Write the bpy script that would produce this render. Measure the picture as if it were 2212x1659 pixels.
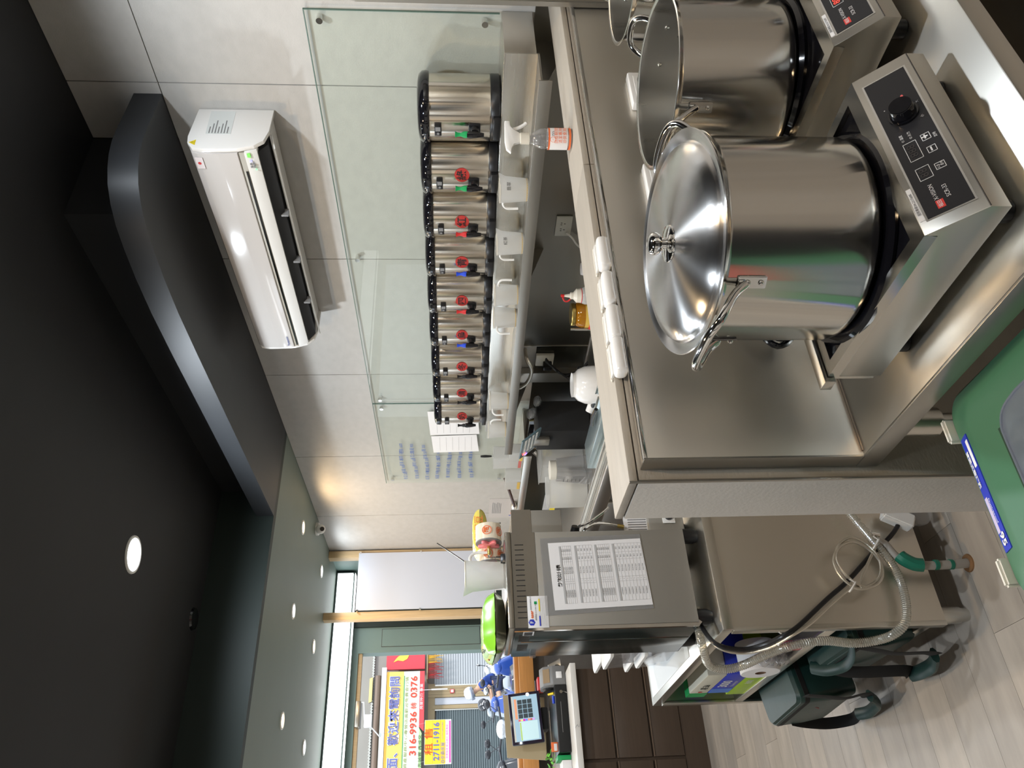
import bpy, bmesh, math, random
from mathutils import Vector, Matrix
random.seed(7)
PI = math.pi
for o in list(bpy.data.objects): bpy.data.objects.remove(o, do_unlink=True)
SC = bpy.context.scene
COL = SC.collection

# ------------------------------------------------------------------ camera
cam = bpy.data.cameras.new('camera'); co = bpy.data.objects.new('camera', cam); COL.objects.link(co)
cx_, cy_, cz_ = Vector((-.04605, -.05264, -.99755)), Vector((.82686, -.56235, -.00845)), Vector((-.56073, -.82507, .06973))
cz_.normalize(); cy_ = (cy_ - cz_ * cy_.dot(cz_)).normalized(); cx_ = cy_.cross(cz_)
M = Matrix((cx_, cy_, cz_)).transposed().to_4x4(); M.translation = Vector((0, 0, 1.65))
co.matrix_world = M
cam.sensor_fit = 'HORIZONTAL'; cam.sensor_width = 36; cam.lens = 1677.19 / 2212 * 36; cam.clip_start = .02; cam.clip_end = 200
SC.camera = co
# ------------------------------------------------------------------ exposure, world, lights
SC.view_settings.view_transform = 'Standard'; SC.view_settings.look = 'None'
SC.view_settings.gamma = 1; SC.view_settings.use_curve_mapping = False
SC.view_settings.exposure = 0.12
wd = bpy.data.worlds.new('sky'); SC.world = wd; wd.use_nodes = True
nt = wd.node_tree; bg = nt.nodes['Background']
bg.inputs[0].default_value = (.80, .90, 1.0, 1); bg.inputs[1].default_value = 2.1
sun = bpy.data.lights.new('sun', 'SUN'); sun.energy = 2.4; sun.angle = .12; sun.color = (1, .96, .9)
so = bpy.data.objects.new('sun', sun); COL.objects.link(so); so.rotation_euler = (math.radians(38), math.radians(12), 0)
WARM = (1.0, .72, .42); COOL = (.84, .92, 1.0)
def lamp(x, y, z, power, col, size=.05):
    l = bpy.data.lights.new('downlight_lamp', 'SPOT'); l.spot_size = math.radians(172); l.spot_blend = .35; l.shadow_soft_size = size; l.energy = power; l.color = col
    o = bpy.data.objects.new('downlight_lamp', l); COL.objects.link(o); o.location = (x, y, z)
    return o
# recessed lamps of the two ceilings: (x, y, ceiling height, watts, colour)
LAMPS = [(1.485, 3.603, 3.2, 18, COOL), (1.7, 1.15, 3.2, 20, COOL), (-.1, 3.6, 3.2, 19, COOL), (-.1, 1.2, 3.2, 20, COOL), (1.0, .1, 3.2, 13, WARM), (.55, 2.4, 3.2, 13, WARM), (.9, -1.0, 3.2, 12, COOL),
         (2.50, 5.609, 2.843, 4.2, WARM), (2.507, 6.55, 2.843, 3.2, COOL), (1.85, 5.60, 2.843, 6, COOL), (1.856, 6.52, 2.843, 7, WARM),
         (1.122, 5.638, 2.843, 7, WARM), (1.10, 6.517, 2.843, 6, COOL), (.37, 5.62, 2.843, 6, COOL), (.35, 6.5, 2.843, 7, WARM)]
for x, y, z, p, c in LAMPS: lamp(x, y, z - .035, p * (4.3 if z > 3 else 2.6), c, .05 if z > 3 else .035)

# ------------------------------------------------------------------ materials
def new_mat(name):
    m = bpy.data.materials.new(name); m.use_nodes = True
    return m, m.node_tree, m.node_tree.nodes['Principled BSDF']
def L(nt, a, b): nt.links.new(a, b)
def mat(name, col, rough=.5, metal=0, var=.0, scale=20, bump=0, bscale=None, stretch=None, emit=None, es=0, trans=0, alpha=1, ior=1.45, coat=0, spec=None, rvar=0, aniso=0):
    m, nt, b = new_mat(name)
    c = (*col, 1) if len(col) == 3 else col
    b.inputs['Base Color'].default_value = c; b.inputs['Roughness'].default_value = rough; b.inputs['Metallic'].default_value = metal
    b.inputs['IOR'].default_value = ior; b.inputs['Transmission Weight'].default_value = trans; b.inputs['Alpha'].default_value = alpha
    b.inputs['Coat Weight'].default_value = coat; b.inputs['Anisotropic'].default_value = aniso
    if spec is not None: b.inputs['Specular IOR Level'].default_value = spec
    if emit: b.inputs['Emission Color'].default_value = (*emit, 1); b.inputs['Emission Strength'].default_value = es
    if var or bump or rvar:
        tc = nt.nodes.new('ShaderNodeTexCoord'); mp = nt.nodes.new('ShaderNodeMapping'); L(nt, tc.outputs['Object'], mp.inputs[0])
        if stretch: mp.inputs['Scale'].default_value = stretch
        n = nt.nodes.new('ShaderNodeTexNoise'); n.inputs['Scale'].default_value = scale; n.inputs['Detail'].default_value = 5
        L(nt, mp.outputs[0], n.inputs['Vector'])
        if var:
            mx = nt.nodes.new('ShaderNodeMix'); mx.data_type = 'RGBA'
            mx.inputs[6].default_value = tuple(max(0, v * (1 - var)) for v in c[:3]) + (1,)
            mx.inputs[7].default_value = tuple(min(1, v * (1 + var)) for v in c[:3]) + (1,)
            L(nt, n.outputs['Fac'], mx.inputs[0]); L(nt, mx.outputs[2], b.inputs['Base Color'])
        if rvar:
            mr = nt.nodes.new('ShaderNodeMapRange'); mr.inputs[1].default_value = .3; mr.inputs[2].default_value = .7
            mr.inputs[3].default_value = rough - rvar; mr.inputs[4].default_value = rough + rvar
            L(nt, n.outputs['Fac'], mr.inputs[0]); L(nt, mr.outputs[0], b.inputs['Roughness'])
        if bump:
            n2 = n
            if bscale:
                n2 = nt.nodes.new('ShaderNodeTexNoise'); n2.inputs['Scale'].default_value = bscale; L(nt, mp.outputs[0], n2.inputs['Vector'])
            bp = nt.nodes.new('ShaderNodeBump'); bp.inputs['Strength'].default_value = bump; bp.inputs['Distance'].default_value = .002
            L(nt, n2.outputs['Fac'], bp.inputs['Height']); L(nt, bp.outputs[0], b.inputs['Normal'])
    return m
def thin(name, tint, refl=.08, rough=.02, fog=0, fogcol=(.9, .9, .9)):
    """thin glass or clear film: lets light straight through, mirrors by angle, optional milky share"""
    m = bpy.data.materials.new(name); m.use_nodes = True; nt = m.node_tree; nt.nodes.clear()
    out = nt.nodes.new('ShaderNodeOutputMaterial'); t = nt.nodes.new('ShaderNodeBsdfTransparent'); t.inputs[0].default_value = (*tint, 1)
    g = nt.nodes.new('ShaderNodeBsdfGlossy'); g.inputs['Roughness'].default_value = rough; g.inputs[0].default_value = (1, 1, 1, 1)
    fr = nt.nodes.new('ShaderNodeLayerWeight'); fr.inputs[0].default_value = refl * 4 if refl * 4 < .9 else .9
    mx = nt.nodes.new('ShaderNodeMixShader'); last = t.outputs[0]
    if fog:
        d = nt.nodes.new('ShaderNodeBsdfDiffuse'); d.inputs[0].default_value = (*fogcol, 1)
        tr = nt.nodes.new('ShaderNodeBsdfTranslucent'); tr.inputs[0].default_value = (*fogcol, 1)
        ad = nt.nodes.new('ShaderNodeMixShader'); L(nt, d.outputs[0], ad.inputs[1]); L(nt, tr.outputs[0], ad.inputs[2]); ad.inputs[0].default_value = .4
        m2 = nt.nodes.new('ShaderNodeMixShader'); m2.inputs[0].default_value = fog
        L(nt, t.outputs[0], m2.inputs[1]); L(nt, ad.outputs[0], m2.inputs[2]); last = m2.outputs[0]
    ge = nt.nodes.new('ShaderNodeNewGeometry'); sb = nt.nodes.new('ShaderNodeMath'); sb.operation = 'SUBTRACT'; sb.inputs[0].default_value = 1
    L(nt, ge.outputs['Backfacing'], sb.inputs[1]); mu = nt.nodes.new('ShaderNodeMath'); mu.operation = 'MULTIPLY'
    L(nt, fr.outputs['Fresnel'], mu.inputs[0]); L(nt, sb.outputs[0], mu.inputs[1])
    L(nt, mu.outputs[0], mx.inputs[0]); L(nt, last, mx.inputs[1]); L(nt, g.outputs[0], mx.inputs[2]); L(nt, mx.outputs[0], out.inputs[0])
    return m
STEEL = mat('brushed_steel', (.62, .60, .55), .25, 1, var=.03, rvar=.03, scale=5, stretch=(1, 1, 80))
STEELX = mat('brushed_steel_across', (.74, .70, .63), .36, 1, var=.012, rvar=.02, scale=3, stretch=(1, 1, 260))
STEELM = mat('satin_steel', (.66, .635, .58), .30, 1, var=.02, scale=3)
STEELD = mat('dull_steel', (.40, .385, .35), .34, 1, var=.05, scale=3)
POLISH = mat('polished_steel', (.68, .665, .63), .14, 1, aniso=.88)
LIDST = mat('lid_steel', (.72, .71, .70), .22, 1, aniso=.9)
SATIN = mat('pot_inner_steel', (.40, .39, .36), .30, 1, rvar=.05, scale=40, stretch=(1, 1, .1))
CHROME = mat('chrome', (.8, .79, .77), .07, 1)
URNST = mat('urn_steel', (.74, .69, .61), .20, 1, aniso=.92)
for m_ in (LIDST, POLISH, URNST):
    m_.node_tree.nodes['Principled BSDF'].inputs['Anisotropic Rotation'].default_value = .25
    tn = m_.node_tree.nodes.new('ShaderNodeTangent'); tn.direction_type = 'RADIAL'; tn.axis = 'Z'; L(m_.node_tree, tn.outputs[0], m_.node_tree.nodes['Principled BSDF'].inputs['Tangent'])
BOARD = mat('cement_board', (.455, .435, .405), .62, var=.10, scale=14, stretch=(1, 1, 1.6), bump=.25, bscale=160)
TILE = mat('ledge_tile', (.375, .335, .28), .55, var=.14, scale=18, stretch=(.35, 2, 1), bump=.25, bscale=190)
BLACKC = mat('black_ceiling_paint', (.017, .0175, .019), .62, var=.2, scale=3)
GREENC = mat('grey_green_paint', (.18, .22, .19), .55, var=.06, scale=3)
GREEND = mat('dark_green_paint', (.020, .030, .026), .6, var=.1, scale=3)
GREENW = mat('front_wall_green', (.20, .285, .265), .5, var=.05, scale=3)
GROUT = mat('joint_dark', (.07, .065, .06), .8)
WHITE = mat('white_plastic', (.78, .77, .74), .32)
WHITEG = mat('white_gloss', (.82, .80, .77), .16, coat=.3)
OFFW = mat('ivory_plastic', (.68, .64, .55), .35)
GREYP = mat('grey_plastic', (.20, .20, .20), .4)
BLK = mat('black_plastic', (.010, .010, .011), .30)
BLKG = mat('black_gloss', (.006, .006, .008), .07, coat=.6)
BLKM = mat('black_matte', (.008, .008, .008), .75)
PANELK = mat('panel_black', (.022, .022, .025), .28)
INK = mat('ink_black', (.01, .01, .01), .6); INKG = mat('ink_grey', (.2, .2, .2), .7); INKW = mat('ink_white', (.75, .75, .75), .6)
PINE = mat('pine_wood', (.56, .40, .22), .5, var=.22, scale=7, stretch=(9, 9, .7), bump=.1)
OAK = mat('orange_wood', (.50, .24, .075), .38, var=.25, scale=7, stretch=(.6, 9, 9), bump=.05)
BROWN = mat('brown_laminate', (.060, .040, .027), .42, var=.22, scale=12, stretch=(.5, 8, 8))
BROWND = mat('brown_edge', (.022, .014, .010), .5)
MARBLE = mat('marble', (.72, .70, .66), .2, var=.12, scale=3)
PAPER = mat('paper', (.80, .79, .79), .7); PAPERG = mat('paper_grey', (.45, .45, .45), .7)
RED = mat('red_plastic', (.58, .03, .03), .35); BLUE = mat('blue_plastic', (.02, .07, .62), .35); GRN = mat('green_plastic', (.01, .32, .09), .35)
LIME = mat('lime_print', (.33, .52, .02), .4); LGREEN = mat('bag_green', (.22, .55, .03), .25, coat=.5); ROYAL = mat('royal_blue_print', (.02, .04, .45), .4)
ORANGE = mat('orange_print', (.80, .16, .04), .5); PINK = mat('pink_plastic', (.80, .22, .24), .35); PURPLE = mat('purple_print', (.12, .05, .35), .5)
GREENBOX = mat('storage_green', (.055, .16, .085), .42, var=.04, scale=5)
TURF = mat('bag_fabric', (.010, .036, .031), .42, var=.25, scale=9, bump=.5, bscale=14)
STRAP = mat('black_webbing', (.007, .007, .007), .8)
CLEAR = thin('clear_plastic', (.82, .82, .83), .12, .05, .12)
MILKY = thin('milky_plastic', (.8, .8, .79), .05, .15, .72, (.74, .74, .72))
GLASSW = thin('wall_glass', (.965, .985, .97), .05, .0, .05, (.74, .76, .70))
WINDOW = thin('lens_plastic', (.62, .66, .75), .10, .08, .55, (.40, .43, .52))
FILM = thin('sleeve_film', (.9, .9, .9), .08, .12, .35, (.55, .55, .55))
HOSE = thin('spiral_hose', (.85, .83, .76), .14, .12, .42, (.62, .60, .52))
HONEY = mat('honey', (.42, .17, .01), .1, trans=.3); BRAID = mat('braided_steel', (.62, .58, .50), .3, .9, bump=.5, scale=300)
GOLD = mat('gold', (.6, .45, .15), .3, 1)
EM_COOL = mat('lamp_cool', (1, 1, 1), .5, emit=COOL, es=9); EM_WARM = mat('lamp_warm', (1, 1, 1), .5, emit=WARM, es=9)
EM_BOX = mat('lightbox_face', (1, 1, 1), .5, emit=(.93, .97, 1), es=3.2)

# ------------------------------------------------------------------ mesh helpers
ORG = {}
class B:
    def __init__(s): s.b = bmesh.new()
    def quadv(s, vs):
        return s.b.faces.new([s.b.verts.new(v) for v in vs])
    def box(s, x0, x1, y0, y1, z0, z1, bv=0, seg=2, mtx=None):
        t = bmesh.new(); bmesh.ops.create_cube(t, size=1)
        for v in t.verts: v.co = Vector(((x0 + x1) / 2 + v.co.x * (x1 - x0), (y0 + y1) / 2 + v.co.y * (y1 - y0), (z0 + z1) / 2 + v.co.z * (z1 - z0)))
        if bv: bmesh.ops.bevel(t, geom=list(t.edges), offset=bv, segments=seg, profile=.5, affect='EDGES')
        return s.add(t, mtx)
    def add(s, t, mtx=None):
        if mtx: bmesh.ops.transform(t, matrix=mtx, verts=list(t.verts))
        me = bpy.data.meshes.new('tmp'); t.to_mesh(me); t.free(); s.b.from_mesh(me); bpy.data.meshes.remove(me); return s
    def prism(s, pts, axis, a0, a1, bv=0):
        """polygon pts (2d) pushed along axis: x -> pts are (y,z), y -> (x,z), z -> (x,y)"""
        def P(p, a): return {'x': (a, p[0], p[1]), 'y': (p[0], a, p[1]), 'z': (p[0], p[1], a)}[axis]
        t = bmesh.new()
        A = [t.verts.new(P(p, a0)) for p in pts]; Bv = [t.verts.new(P(p, a1)) for p in pts]; n = len(pts)
        t.faces.new(A); t.faces.new(Bv[::-1])
        for i in range(n): t.faces.new((A[i], Bv[i], Bv[(i + 1) % n], A[(i + 1) % n]))
        bmesh.ops.recalc_face_normals(t, faces=list(t.faces))
        if bv: bmesh.ops.bevel(t, geom=list(t.edges), offset=bv, segments=2, profile=.5, affect='EDGES')
        return s.add(t)
    def lathe(s, prof, c=(0, 0, 0), seg=40, mtx=None, sx=1, sy=1):
        t = bmesh.new(); rings = []
        for r, z in prof:
            if r < 1e-5: rings.append([t.verts.new((0, 0, z))])
            else: rings.append([t.verts.new((r * sx * math.cos(2 * PI * k / seg), r * sy * math.sin(2 * PI * k / seg), z)) for k in range(seg)])
        for a, b in zip(rings, rings[1:]):
            if len(a) == 1 and len(b) == 1: continue
            for k in range(seg):
                k2 = (k + 1) % seg
                if len(a) == 1: t.faces.new((a[0], b[k], b[k2]))
                elif len(b) == 1: t.faces.new((a[k], b[0], a[k2]))
                else: t.faces.new((a[k], b[k], b[k2], a[k2]))
        bmesh.ops.recalc_face_normals(t, faces=list(t.faces))
        m = Matrix.Translation(c) @ (mtx or Matrix.Identity(4))
        return s.add(t, m)
    def loft(s, secs, c=(0, 0, 0), n=6, mtx=None):
        """stack of rounded rectangles (half x, half y, corner radius, z, dx, dy)"""
        t = bmesh.new(); rings = []
        for q in secs:
            hx, hy, r, z = q[:4]; dx, dy = (q[4], q[5]) if len(q) > 4 else (0, 0); ring = []
            for sx, sy, a0 in ((1, 1, 0), (-1, 1, 90), (-1, -1, 180), (1, -1, 270)):
                for k in range(n + 1):
                    a = math.radians(a0 + 90 * k / n)
                    ring.append(t.verts.new((dx + sx * (hx - r) + r * math.cos(a), dy + sy * (hy - r) + r * math.sin(a), z)))
            rings.append(ring)
        for a, b in zip(rings, rings[1:]):
            m = len(a)
            for k in range(m): t.faces.new((a[k], a[(k + 1) % m], b[(k + 1) % m], b[k]))
        t.faces.new(rings[0][::-1]); t.faces.new(rings[-1])
        bmesh.ops.recalc_face_normals(t, faces=list(t.faces))
        return s.add(t, Matrix.Translation(c) @ (mtx or Matrix.Identity(4)))
    def cyl(s, p0, p1, r, r1=None, seg=16):
        p0, p1 = Vector(p0), Vector(p1); d = p1 - p0; h = d.length
        m = d.to_track_quat('Z', 'Y').to_matrix().to_4x4(); r1 = r if r1 is None else r1
        t = bmesh.new(); bmesh.ops.create_cone(t, cap_ends=True, segments=seg, radius1=r, radius2=r1, depth=h)
        return s.add(t, Matrix.Translation((p0 + p1) / 2) @ m)
    def sph(s, c, r, seg=16, rings=10, mtx=None):
        t = bmesh.new(); bmesh.ops.create_uvsphere(t, u_segments=seg, v_segments=rings, radius=1)
        rr = r if isinstance(r, tuple) else (r, r, r)
        return s.add(t, Matrix.Translation(c) @ (mtx or Matrix.Identity(4)) @ Matrix.Diagonal((*rr, 1)))
    def tube(s, pts, r, seg=8, closed=False, sub=4, rf=None, flat=None):
        P = [Vector(p) for p in pts]
        if sub > 1 and len(P) > 2:
            Q = []; n = len(P)
            rng = range(n if closed else n - 1)
            for i in rng:
                p0 = P[(i - 1) % n] if closed or i > 0 else P[i]; p1 = P[i]; p2 = P[(i + 1) % n]; p3 = P[(i + 2) % n] if closed or i + 2 < n else p2
                for k in range(sub):
                    u = k / sub
                    Q.append(.5 * ((2 * p1) + (p2 - p0) * u + (2 * p0 - 5 * p1 + 4 * p2 - p3) * u * u + (3 * p1 - p0 - 3 * p2 + p3) * u ** 3))
            if not closed: Q.append(P[-1])
            P = Q
        t = bmesh.new(); n = len(P); rings = []; up = None
        for i, p in enumerate(P):
            d = (P[(i + 1) % n] - P[i - 1]) if closed or 0 < i < n - 1 else (P[1] - P[0] if i == 0 else P[-1] - P[-2])
            d.normalize()
            if up is None: up = Vector((0, 0, 1)) if abs(d.z) < .9 else Vector((1, 0, 0))
            up = (up - d * up.dot(d)).normalized(); sd = d.cross(up)
            rr = rf(i / (n - 1)) * r if rf else r
            fx = flat or 1
            rings.append([t.verts.new(p + (up * math.cos(2 * PI * k / seg) * fx + sd * math.sin(2 * PI * k / seg)) * rr) for k in range(seg)])
        for i in range(n if closed else n - 1):
            a, b = rings[i], rings[(i + 1) % n]
            for k in range(seg): t.faces.new((a[k], a[(k + 1) % seg], b[(k + 1) % seg], b[k]))
        if not closed: t.faces.new(rings[0][::-1]); t.faces.new(rings[-1])
        bmesh.ops.recalc_face_normals(t, faces=list(t.faces))
        return s.add(t)
def obj(name, b, m, parent=None, org=None, ang=35, kind=None):
    me = bpy.data.meshes.new(name); b.b.to_mesh(me); b.b.free()
    o = bpy.data.objects.new(name, me); COL.objects.link(o); me.materials.append(m)
    if parent is not None:
        o.parent = parent; org = ORG[parent.name]
        if parent.type == 'MESH' and parent.parent is None: pass
    elif org is None:
        xs = [v.co for v in me.vertices]
        org = Vector(((min(v.x for v in xs) + max(v.x for v in xs)) / 2, (min(v.y for v in xs) + max(v.y for v in xs)) / 2, min(v.z for v in xs)))
    org = Vector(org)
    me.transform(Matrix.Translation(-org))
    if parent is None: o.location = org
    ORG[o.name] = org
    me.polygons.foreach_set('use_smooth', [True] * len(me.polygons)); me.set_sharp_from_angle(angle=math.radians(ang))
    if kind: o['kind'] = kind
    return o
def thing(name, label, cat, loc, group=None):
    o = bpy.data.objects.new(name, None); COL.objects.link(o); o.location = loc; o.empty_display_size = .05
    ORG[o.name] = Vector(loc); return tag(o, label, cat, group)
def tag(o, label, cat, group=None):
    o['label'] = label; o['category'] = cat
    if group: o['group'] = group
    return o
def solo(name, b, m, label, cat, group=None, ang=35): return tag(obj(name, b, m, None, None, ang), label, cat, group)
def struct(name, b, m, parent=None): return obj(name, b, m, parent, kind='structure' if parent is None else None)
def dup(root, loc, label, rotz=None):
    r = root.copy(); COL.objects.link(r); r.location = loc; r['label'] = label
    if rotz is not None: r.rotation_euler = (0, 0, rotz)
    def rec(a, b):
        for ch in list(a.children):
            c = ch.copy(); COL.objects.link(c); c.parent = b; rec(ch, c)
    rec(root, r); return r
def text(name, s, size, m, org, right, up, parent, align='CENTER', sx=1.0, off=.0006, bold=0, ext=0):
    """flat lettering laid on a surface: org = anchor point, right / up = reading directions"""
    key = (s, size, align, bold)
    if key in TC: me = TC[key].copy()
    else:
        me = _glyphs(s, size, align, bold, ext); TC[key] = me.copy()
    r, u = Vector(right).normalized(), Vector(up).normalized(); n = r.cross(u)
    mt = Matrix((r * sx, u, n)).transposed().to_4x4(); mt.translation = Vector(org) + n * off - ORG[parent.name]
    me.transform(mt); me.materials.clear(); me.materials.append(m)
    o = bpy.data.objects.new(name, me); COL.objects.link(o); o.parent = parent; ORG[o.name] = ORG[parent.name]; return o
TC = {}
def _glyphs(s, size, align, bold, ext):
    cu = bpy.data.curves.new('t', 'FONT'); cu.body = s; cu.size = size; cu.align_x = align; cu.align_y = 'CENTER'; cu.offset = bold; cu.resolution_u = 2; cu.extrude = ext
    to = bpy.data.objects.new('t', cu); COL.objects.link(to)
    dg = bpy.context.evaluated_depsgraph_get(); me = bpy.data.meshes.new_from_object(to.evaluated_get(dg))
    bpy.data.objects.remove(to, do_unlink=True)
    return me
def card(x0, x1, z0, z1, y): return B().box(x0, x1, y - .0008, y, z0, z1)
X_, Y_, Z_ = Vector((1, 0, 0)), Vector((0, 1, 0)), Vector((0, 0, 1))
# ================================================================== THE ROOM
XW = 2.82
fl = struct('floor', B().box(-2.0, 3.0, -1.8, 7.55, -.06, -.004), mat('plank_joint', (.16, .13, .10), .8))
FLM = [mat('vinyl_plank_%s' % c, col, .36, var=.33, scale=5, stretch=(.8, 4, 1), bump=.08) for c, col in (('light', (.40, .35, .295)), ('mid', (.365, .318, .268)), ('grey', (.345, .305, .262)))]
planks = [None, None, None]
k = 0
for j in range(52):
    y0 = -1.8 + j * .18; x = -2.0 + (j * .37) % 1.1 - 1.1
    while x < 3.0:
        a, b_ = max(x, -2.0), min(x + 1.1, 3.0)
        if b_ - a > .05 and y0 < 7.5:
            i = (j * 7 + int(x * 10)) % 3
            full = abs((b_ - a) - 1.1) < 1e-4
            if full and planks[i]:
                o = planks[i].copy(); COL.objects.link(o); o.location = (a - planks[i]['_x'], y0 - planks[i]['_y'], 0)
            else:
                o = obj('plank', B().box(a + .0006, b_ - .0006, y0 + .0006, min(y0 + .1794, 7.55), -.004, 0), FLM[i], fl)
                if full: planks[i] = o; o['_x'] = a; o['_y'] = y0
        x += 1.1
# right wall: cement boards with open joints
wr = struct('wall_right', B().box(XW + .012, XW + .12, -1.8, 7.55, 0, 3.2), GROUT)
ys = [-1.8, -1.12, -.09, .94, 1.97, 2.99, 4.03, 5.08, 6.11, 6.93]
for a, b_ in zip(ys, ys[1:]):
    for z0, z1 in ((0, 2.843), (2.843, 3.2)):
        if z0 > 2 and a >= 2.9: continue
        yb = 2.247 if (z0 > 2 and a > 1.9) else b_
        obj('wall_panel', B().box(XW, XW + .011, a + .0025, yb - .0025, z0 + .002, z1 - .002), BOARD, wr)
obj('wall_panel', B().box(XW, XW + .011, 6.93, 7.5, 0, 2.843), GREENW, wr)
struct('wall_back', B().box(-2.1, 2.95, -1.9, -1.8, 0, 3.2), mat('back_wall_paint', (.52, .49, .44), .6, var=.1, scale=3))
for k_, (x0_, x1_) in enumerate(((-1.7, -.95), (-.4, .15), (1.7, 2.4))): struct('trim_%d' % (5 + k_), B().box(x0_, x1_, -1.8, -1.74, 0, 3.2), mat('reflection_strip_paint', (.035, .035, .035), .6) if k_ == 0 else bpy.data.materials['reflection_strip_paint'])  # dark strips added behind the camera for contrast in the steel reflections
struct('wall_left', B().box(-2.1, -2.0, -1.8, 7.5, 0, 3.2), mat('left_wall_paint', (.60, .57, .52), .6, var=.1, scale=3))
struct('reflection_panel_1', B().box(-2.0, -1.96, -1.75, -.35, 0, 2.5), mat('reflection_panel_dark', (.02, .02, .022), .35))  # unseen dark panel, added to give the pots a dark reflection
for k_, (y0_, y1_) in enumerate(((-1.15, -.95), (-.2, -.14), (.55, .62), (1.12, 1.5), (2.6, 2.9))): struct('trim_%d' % (9 + k_), B().box(-2.0, -1.93, y0_, y1_, 0, 2.6), bpy.data.materials['reflection_strip_paint'])  # more dark strips added out of view, mirrored as streaks in the pots
struct('ceiling', B().box(-2.1, 2.95, -1.9, 4.7, 3.2, 3.3), BLACKC)
# curved black soffit hung under the ceiling along the wall
pl = [(2.82, 2.022), (2.70, 2.012), (2.585, 2.0), (2.50, 1.996), (2.43, 2.006), (2.375, 2.028), (2.325, 2.062), (2.28, 2.12), (2.245, 2.20), (2.222, 2.30), (2.20, 2.45), (2.185, 2.65), (2.18, 2.95), (2.18, 3.6), (2.18, 4.7), (2.82, 4.7)]
struct('trim_1', B().prism(pl, 'z', 2.843, 2.955), mat('soffit_paint', (.027, .029, .032), .5, var=.15, scale=4))
struct('trim_2', B().box(2.36, 2.82, 2.25, 4.7, 2.955, 3.2), BLACKC)
struct('trim_3', B().box(-2.0, 2.95, 4.70, 4.76, 2.843, 3.3), GREEND)
struct('trim_4', B().box(-2.0, 2.95, 4.76, 7.6, 2.843, 2.93), GREENC)
# front wall around the shop opening
wf = struct('wall_front', B().box(2.085, 2.95, 7.5, 7.62, 0, 2.843), GREENW)
obj('access_hatch', B().box(2.115, 2.275, 7.494, 7.4995, 1.46, 2.385), GREENW, wf)
obj('hatch_joint', B().box(2.11, 2.28, 7.4996, 7.5, 1.455, 2.39), GROUT, wf)
obj('dark_recess', B().box(2.295, 2.80, 7.47, 7.499, .0, 2.66), GREEND, wf)
struct('wall_front_top', B().box(-2.0, 2.085, 7.5, 7.62, 2.60, 2.843), GREENW)
struct('wall_front_left', B().box(-2.0, -1.5, 7.5, 7.62, 0, 2.60), GREENW)
d1 = struct('window_1', B().box(-1.5, 2.06, 7.52, 7.58, 2.565, 2.60), PINE)
obj('window_frame', B().box(2.06, 2.085, 7.50, 7.62, 1.0, 2.60), GREENW, d1)
obj('door_closer', B().box(1.40, 1.62, 7.42, 7.52, 2.54, 2.585, .006), STEELD, d1)
# low wall under the service window
struct('trim_8', B().box(-1.5, 2.085, 7.30, 7.58, 0, 1.0), mat('sill_wall', (.14, .13, .12), .6, var=.1))

# half-height wall between the pot table and the drinks counter
pw = struct('wall_partition', B().box(.735, 2.815, 1.43, 1.585, 0, 1.28), GROUT)
for a, b_ in ((.717, 1.693), (1.696, 2.815)):
    obj('ledge_tile', B().box(a, b_, 1.416, 1.6, 1.282, 1.30, .002), TILE, pw)
    obj('wall_tile', B().box(a + (.0 if a > 1 else .004), b_, 1.416, 1.428, 0, 1.279), TILE, pw)
    obj('wall_tile', B().box(a + (.0 if a > 1 else .004), b_, 1.588, 1.60, 0, 1.279), TILE, pw)
obj('end_tile', B().box(.717, .733, 1.424, 1.60, 0, 1.279, .002), mat('end_tile_grey', (.47, .44, .395), .55, var=.06, scale=10, bump=.3, bscale=120), pw)
# board seam, slim metal corner bead
obj('corner_bead', B().box(.7145, .7175, 1.4135, 1.4205, 0, 1.30), STEELD, pw)

# ------------------------------------------------------------------ lamps in the ceilings
def downlight(x, y, z, col, label, group=None, r=.055):
    t = thing('downlight', label, 'ceiling light', (x, y, z - .006), group)
    obj('trim_ring', B().lathe([(r, z), (r + .016, z), (r + .014, z - .006), (r + .004, z - .007), (r, z - .002)], (x, y, 0), 32), WHITE, t)
    obj('lens', B().lathe([(0, z - .003), (r, z - .003)], (x, y, 0), 32), EM_WARM if col is WARM else EM_COOL, t)
NM = {0: 'large cool white round downlight in the black ceiling', 7: 'warm downlight in the green ceiling next to the dome camera', 8: 'cool white downlight in the green ceiling nearest the light box and wall',
      9: 'cool white downlight in the green ceiling between two warm ones, near row', 10: 'warm downlight in the green ceiling in front of the pale light box', 11: 'warm downlight in the green ceiling, near row, furthest from the tiled wall', 12: 'cool white downlight in the green ceiling, far row, furthest from the wall'}
OFFV = {1: 'round cool downlight above the partition, just outside the view', 2: 'cool downlight in the black ceiling on the entrance side, far one', 3: 'cool downlight in the black ceiling on the entrance side, near one', 4: 'warm downlight overhead of the photographer', 5: 'warm downlight above the steam machine aisle', 6: 'cool downlight behind the photographer by the tiled wall', 13: 'cool downlight in the green ceiling left of the view, near row', 14: 'warm downlight in the green ceiling left of the view, far row'}
for i, (x, y, z, p, c) in enumerate(LAMPS):
    downlight(x, y, z, c, NM.get(i, OFFV.get(i, 'ceiling lamp')), 'recessed ceiling lamps', .075 if z > 3 else .042)
t = thing('speaker_grille', 'small black disc at the edge of the black ceiling', 'speaker', (1.49, 4.60, 3.19))
obj('disc', B().lathe([(0, 3.188), (.06, 3.188), (.066, 3.2), (0, 3.2)], (1.49, 4.60, 0), 28), BLKG, t)
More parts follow.
